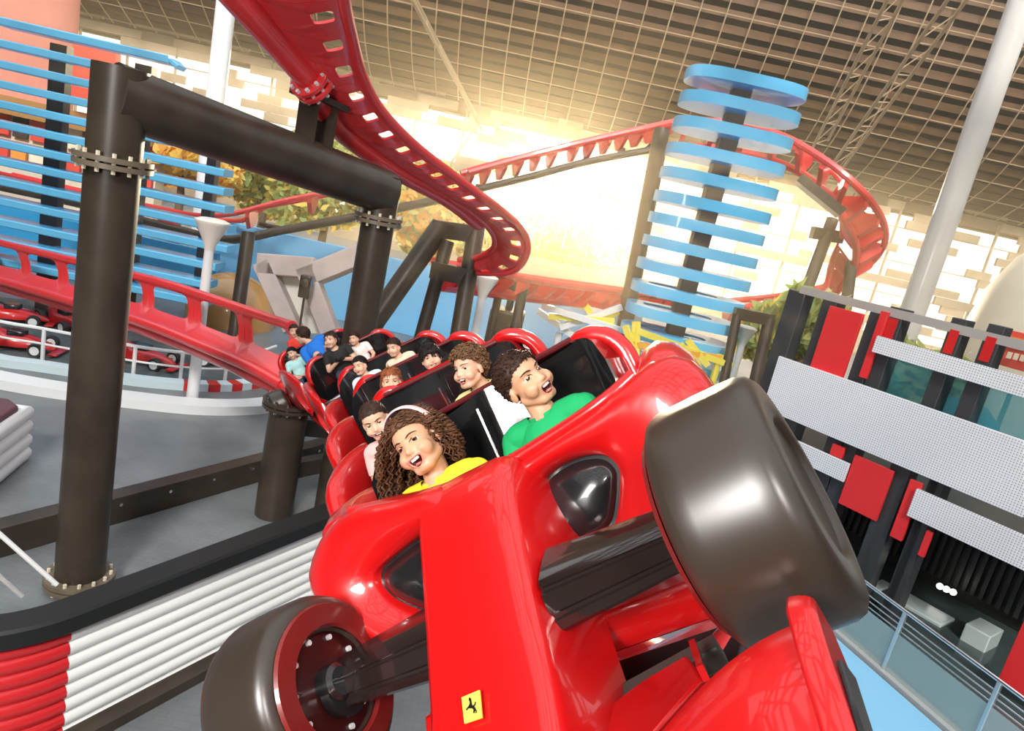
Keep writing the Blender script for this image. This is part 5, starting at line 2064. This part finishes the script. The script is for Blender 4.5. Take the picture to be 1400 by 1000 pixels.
MB().box((ia + ib) / 2 + FN * 1.1 + ZV * zt_, ((ib - ia).length / 2 + 1, 1.15, .05), (FD, FN, ZV)).build('shop_soffit', mat('dark_interior'), ins)
vs = MB()
for k in range(34):
    q = ia.lerp(ib, k / 33) + FN * .12
    vs.box(q + ZV * zt_ * .55, (.03, .04, zt_ * .42), (FD, FN, ZV))
vs.build('wall_battens', COLM, ins)
for quad in (((1234, 815), (1302, 838), (1216, 905)), ((1196, 795), (1212, 803), (1180, 870)), ((1330, 848), (1362, 872), (1315, 940))):
    mb = fpanel('', '', '', quad, -1.0, .5, None)
    mb.build('counter', mat('pale_teal_counter', (0.72, 0.84, 0.82), rough=.25), ins, bevel=.015)
for k in range(3):
    q = fpt(1285 + k * 9, 802 + k * 4, -1.6)
    ins_l = MB().ball(q, .05, 10)
    ins_l.build('spot_lamp', mat('lamp_glow', (1, 1, .95), emit=(1, .97, .9), estr=3), ins)

# glass railing by the blue floor
ra, rb2 = G(1118, 844), G(1298, 1000)
rd = (rb2 - ra).normalized()
ra = ra - rd * 1.5
gr = thing('glass_railing', 'glass railing with thin steel handrail along the edge of the blue floor', 'railing', ra)
L_ = (rb2 - ra).length + 1.2
hr = PL(1240, 838, ra, rd.cross(ZV)).z
for off, h, r in ((0, hr, .022), (0, hr * .86, .008), (0, hr * .78, .008), (0, hr * .7, .008)):
    MB().tube([ra + ZV * h, ra + rd * L_ + ZV * h], r, 8).build('handrail' if r > .02 else 'cable', CHROME, gr)
for px, py in ((1204, 926), (1330, 1020), (1096, 836)):
    q = PL(px, py, ra, rd.cross(ZV))
    q.z = 0
    pm = MB().bar(q, q + ZV * hr, .05, .05, rd, ch=.008)
    pm.lathe([(.07, 0), (.07, .02)], q, n=12)
    pm.build('railing_post', mat('brushed_steel', (0.62, 0.63, 0.62), rough=.3, metal=.8), gr)
MB().box(ra + rd * L_ / 2 + ZV * (.05 + hr * .3), (L_ / 2, .008, hr * .29), (rd, rd.cross(ZV), ZV)).build('glass_pane', GLASS, gr)
MB().box(ra + rd * L_ / 2 + ZV * .03, (L_ / 2, .09, .03), (rd, rd.cross(ZV), ZV)).build('base_channel', mat('grey_kerb', (0.45, 0.46, 0.45), rough=.5), gr)
rn = rd.cross(ZV)
if rn.dot(CAM - ra) < 0:
    rn = -rn
bf = MB().prism([ra + rn * .12 - rd * 6, ra + rn * .12 + rd * (L_ + 1), ra + rn * 1.75 + rd * (L_ + 1), ra + rn * 1.75 - rd * 6], (0, 0, .012))
bf.v = [(x, y, z + .008) for x, y, z in bf.v]
struct('floor_blue', bf, mat('sky_blue_floor', (0.28, 0.62, 0.90), rough=.35))
df = MB().prism([ra - rn * .12 - rd * 6, ra - rn * .12 + rd * (L_ + 1), ra - rn * 4 + rd * (L_ + 1), ra - rn * 4 - rd * 6], (0, 0, .012))
df.v = [(x, y, z + .008) for x, y, z in df.v]
struct('floor_shop', df, mat('dark_teal_floor', (0.07, 0.10, 0.10), rough=.15))

# round things behind the right building
bd = P(1450, 440, 17)
bd.z = 0
hd = P(1400, 335, 17).z
tag(MB().lathe([(2.0, 0), (2.0, hd * .55), (1.75, hd * .8), (1.35, hd * .95), (.9, hd * 1.03), (.01, hd * 1.06)], bd, n=40).build('drum', mat('beige_drum', (0.72, 0.66, 0.52), rough=.55)), 'big beige rounded drum at the right edge, right of the tall grey pole', 'drum')
td = P(1305, 590, 12.5)
td.z = 0
hd = P(1300, 540, 12.5).z
tag(MB().lathe([(.75, 0), (.75, hd * .7), (.6, hd * .9), (.35, hd * .98), (.01, hd)], td, n=32).build('drum', mat('dark_teal_drum', (0.02, 0.16, 0.22), rough=.5)), 'dark teal rounded drum behind the teal glass', 'drum')
sg = thing('shop_sign', 'orange and red sign board near the right edge under the top rail', 'sign', P(1388, 490, 13))
MB().box(P(1392, 480, 13), (.3, .04, .34), (FD, FN, ZV)).build('board', mat('sign_red'), sg, bevel=.01)
MB().box(P(1390, 468, 12.95), (.26, .03, .08), (FD, FN, ZV)).build('orange_strip', mat('sign_orange'), sg)
for k in range(3):
    MB().box(P(1380 + k * 9, 486 + k * 2, 12.9), (.035, .02, .06), (FD, FN, ZV)).build('pale_square', mat('sign_cream'), sg)
q = P(1388, 520, 13)
MB().tube([Vector((q.x, q.y, 0)), q], .05, 8).build('sign_post', STEEL, sg)
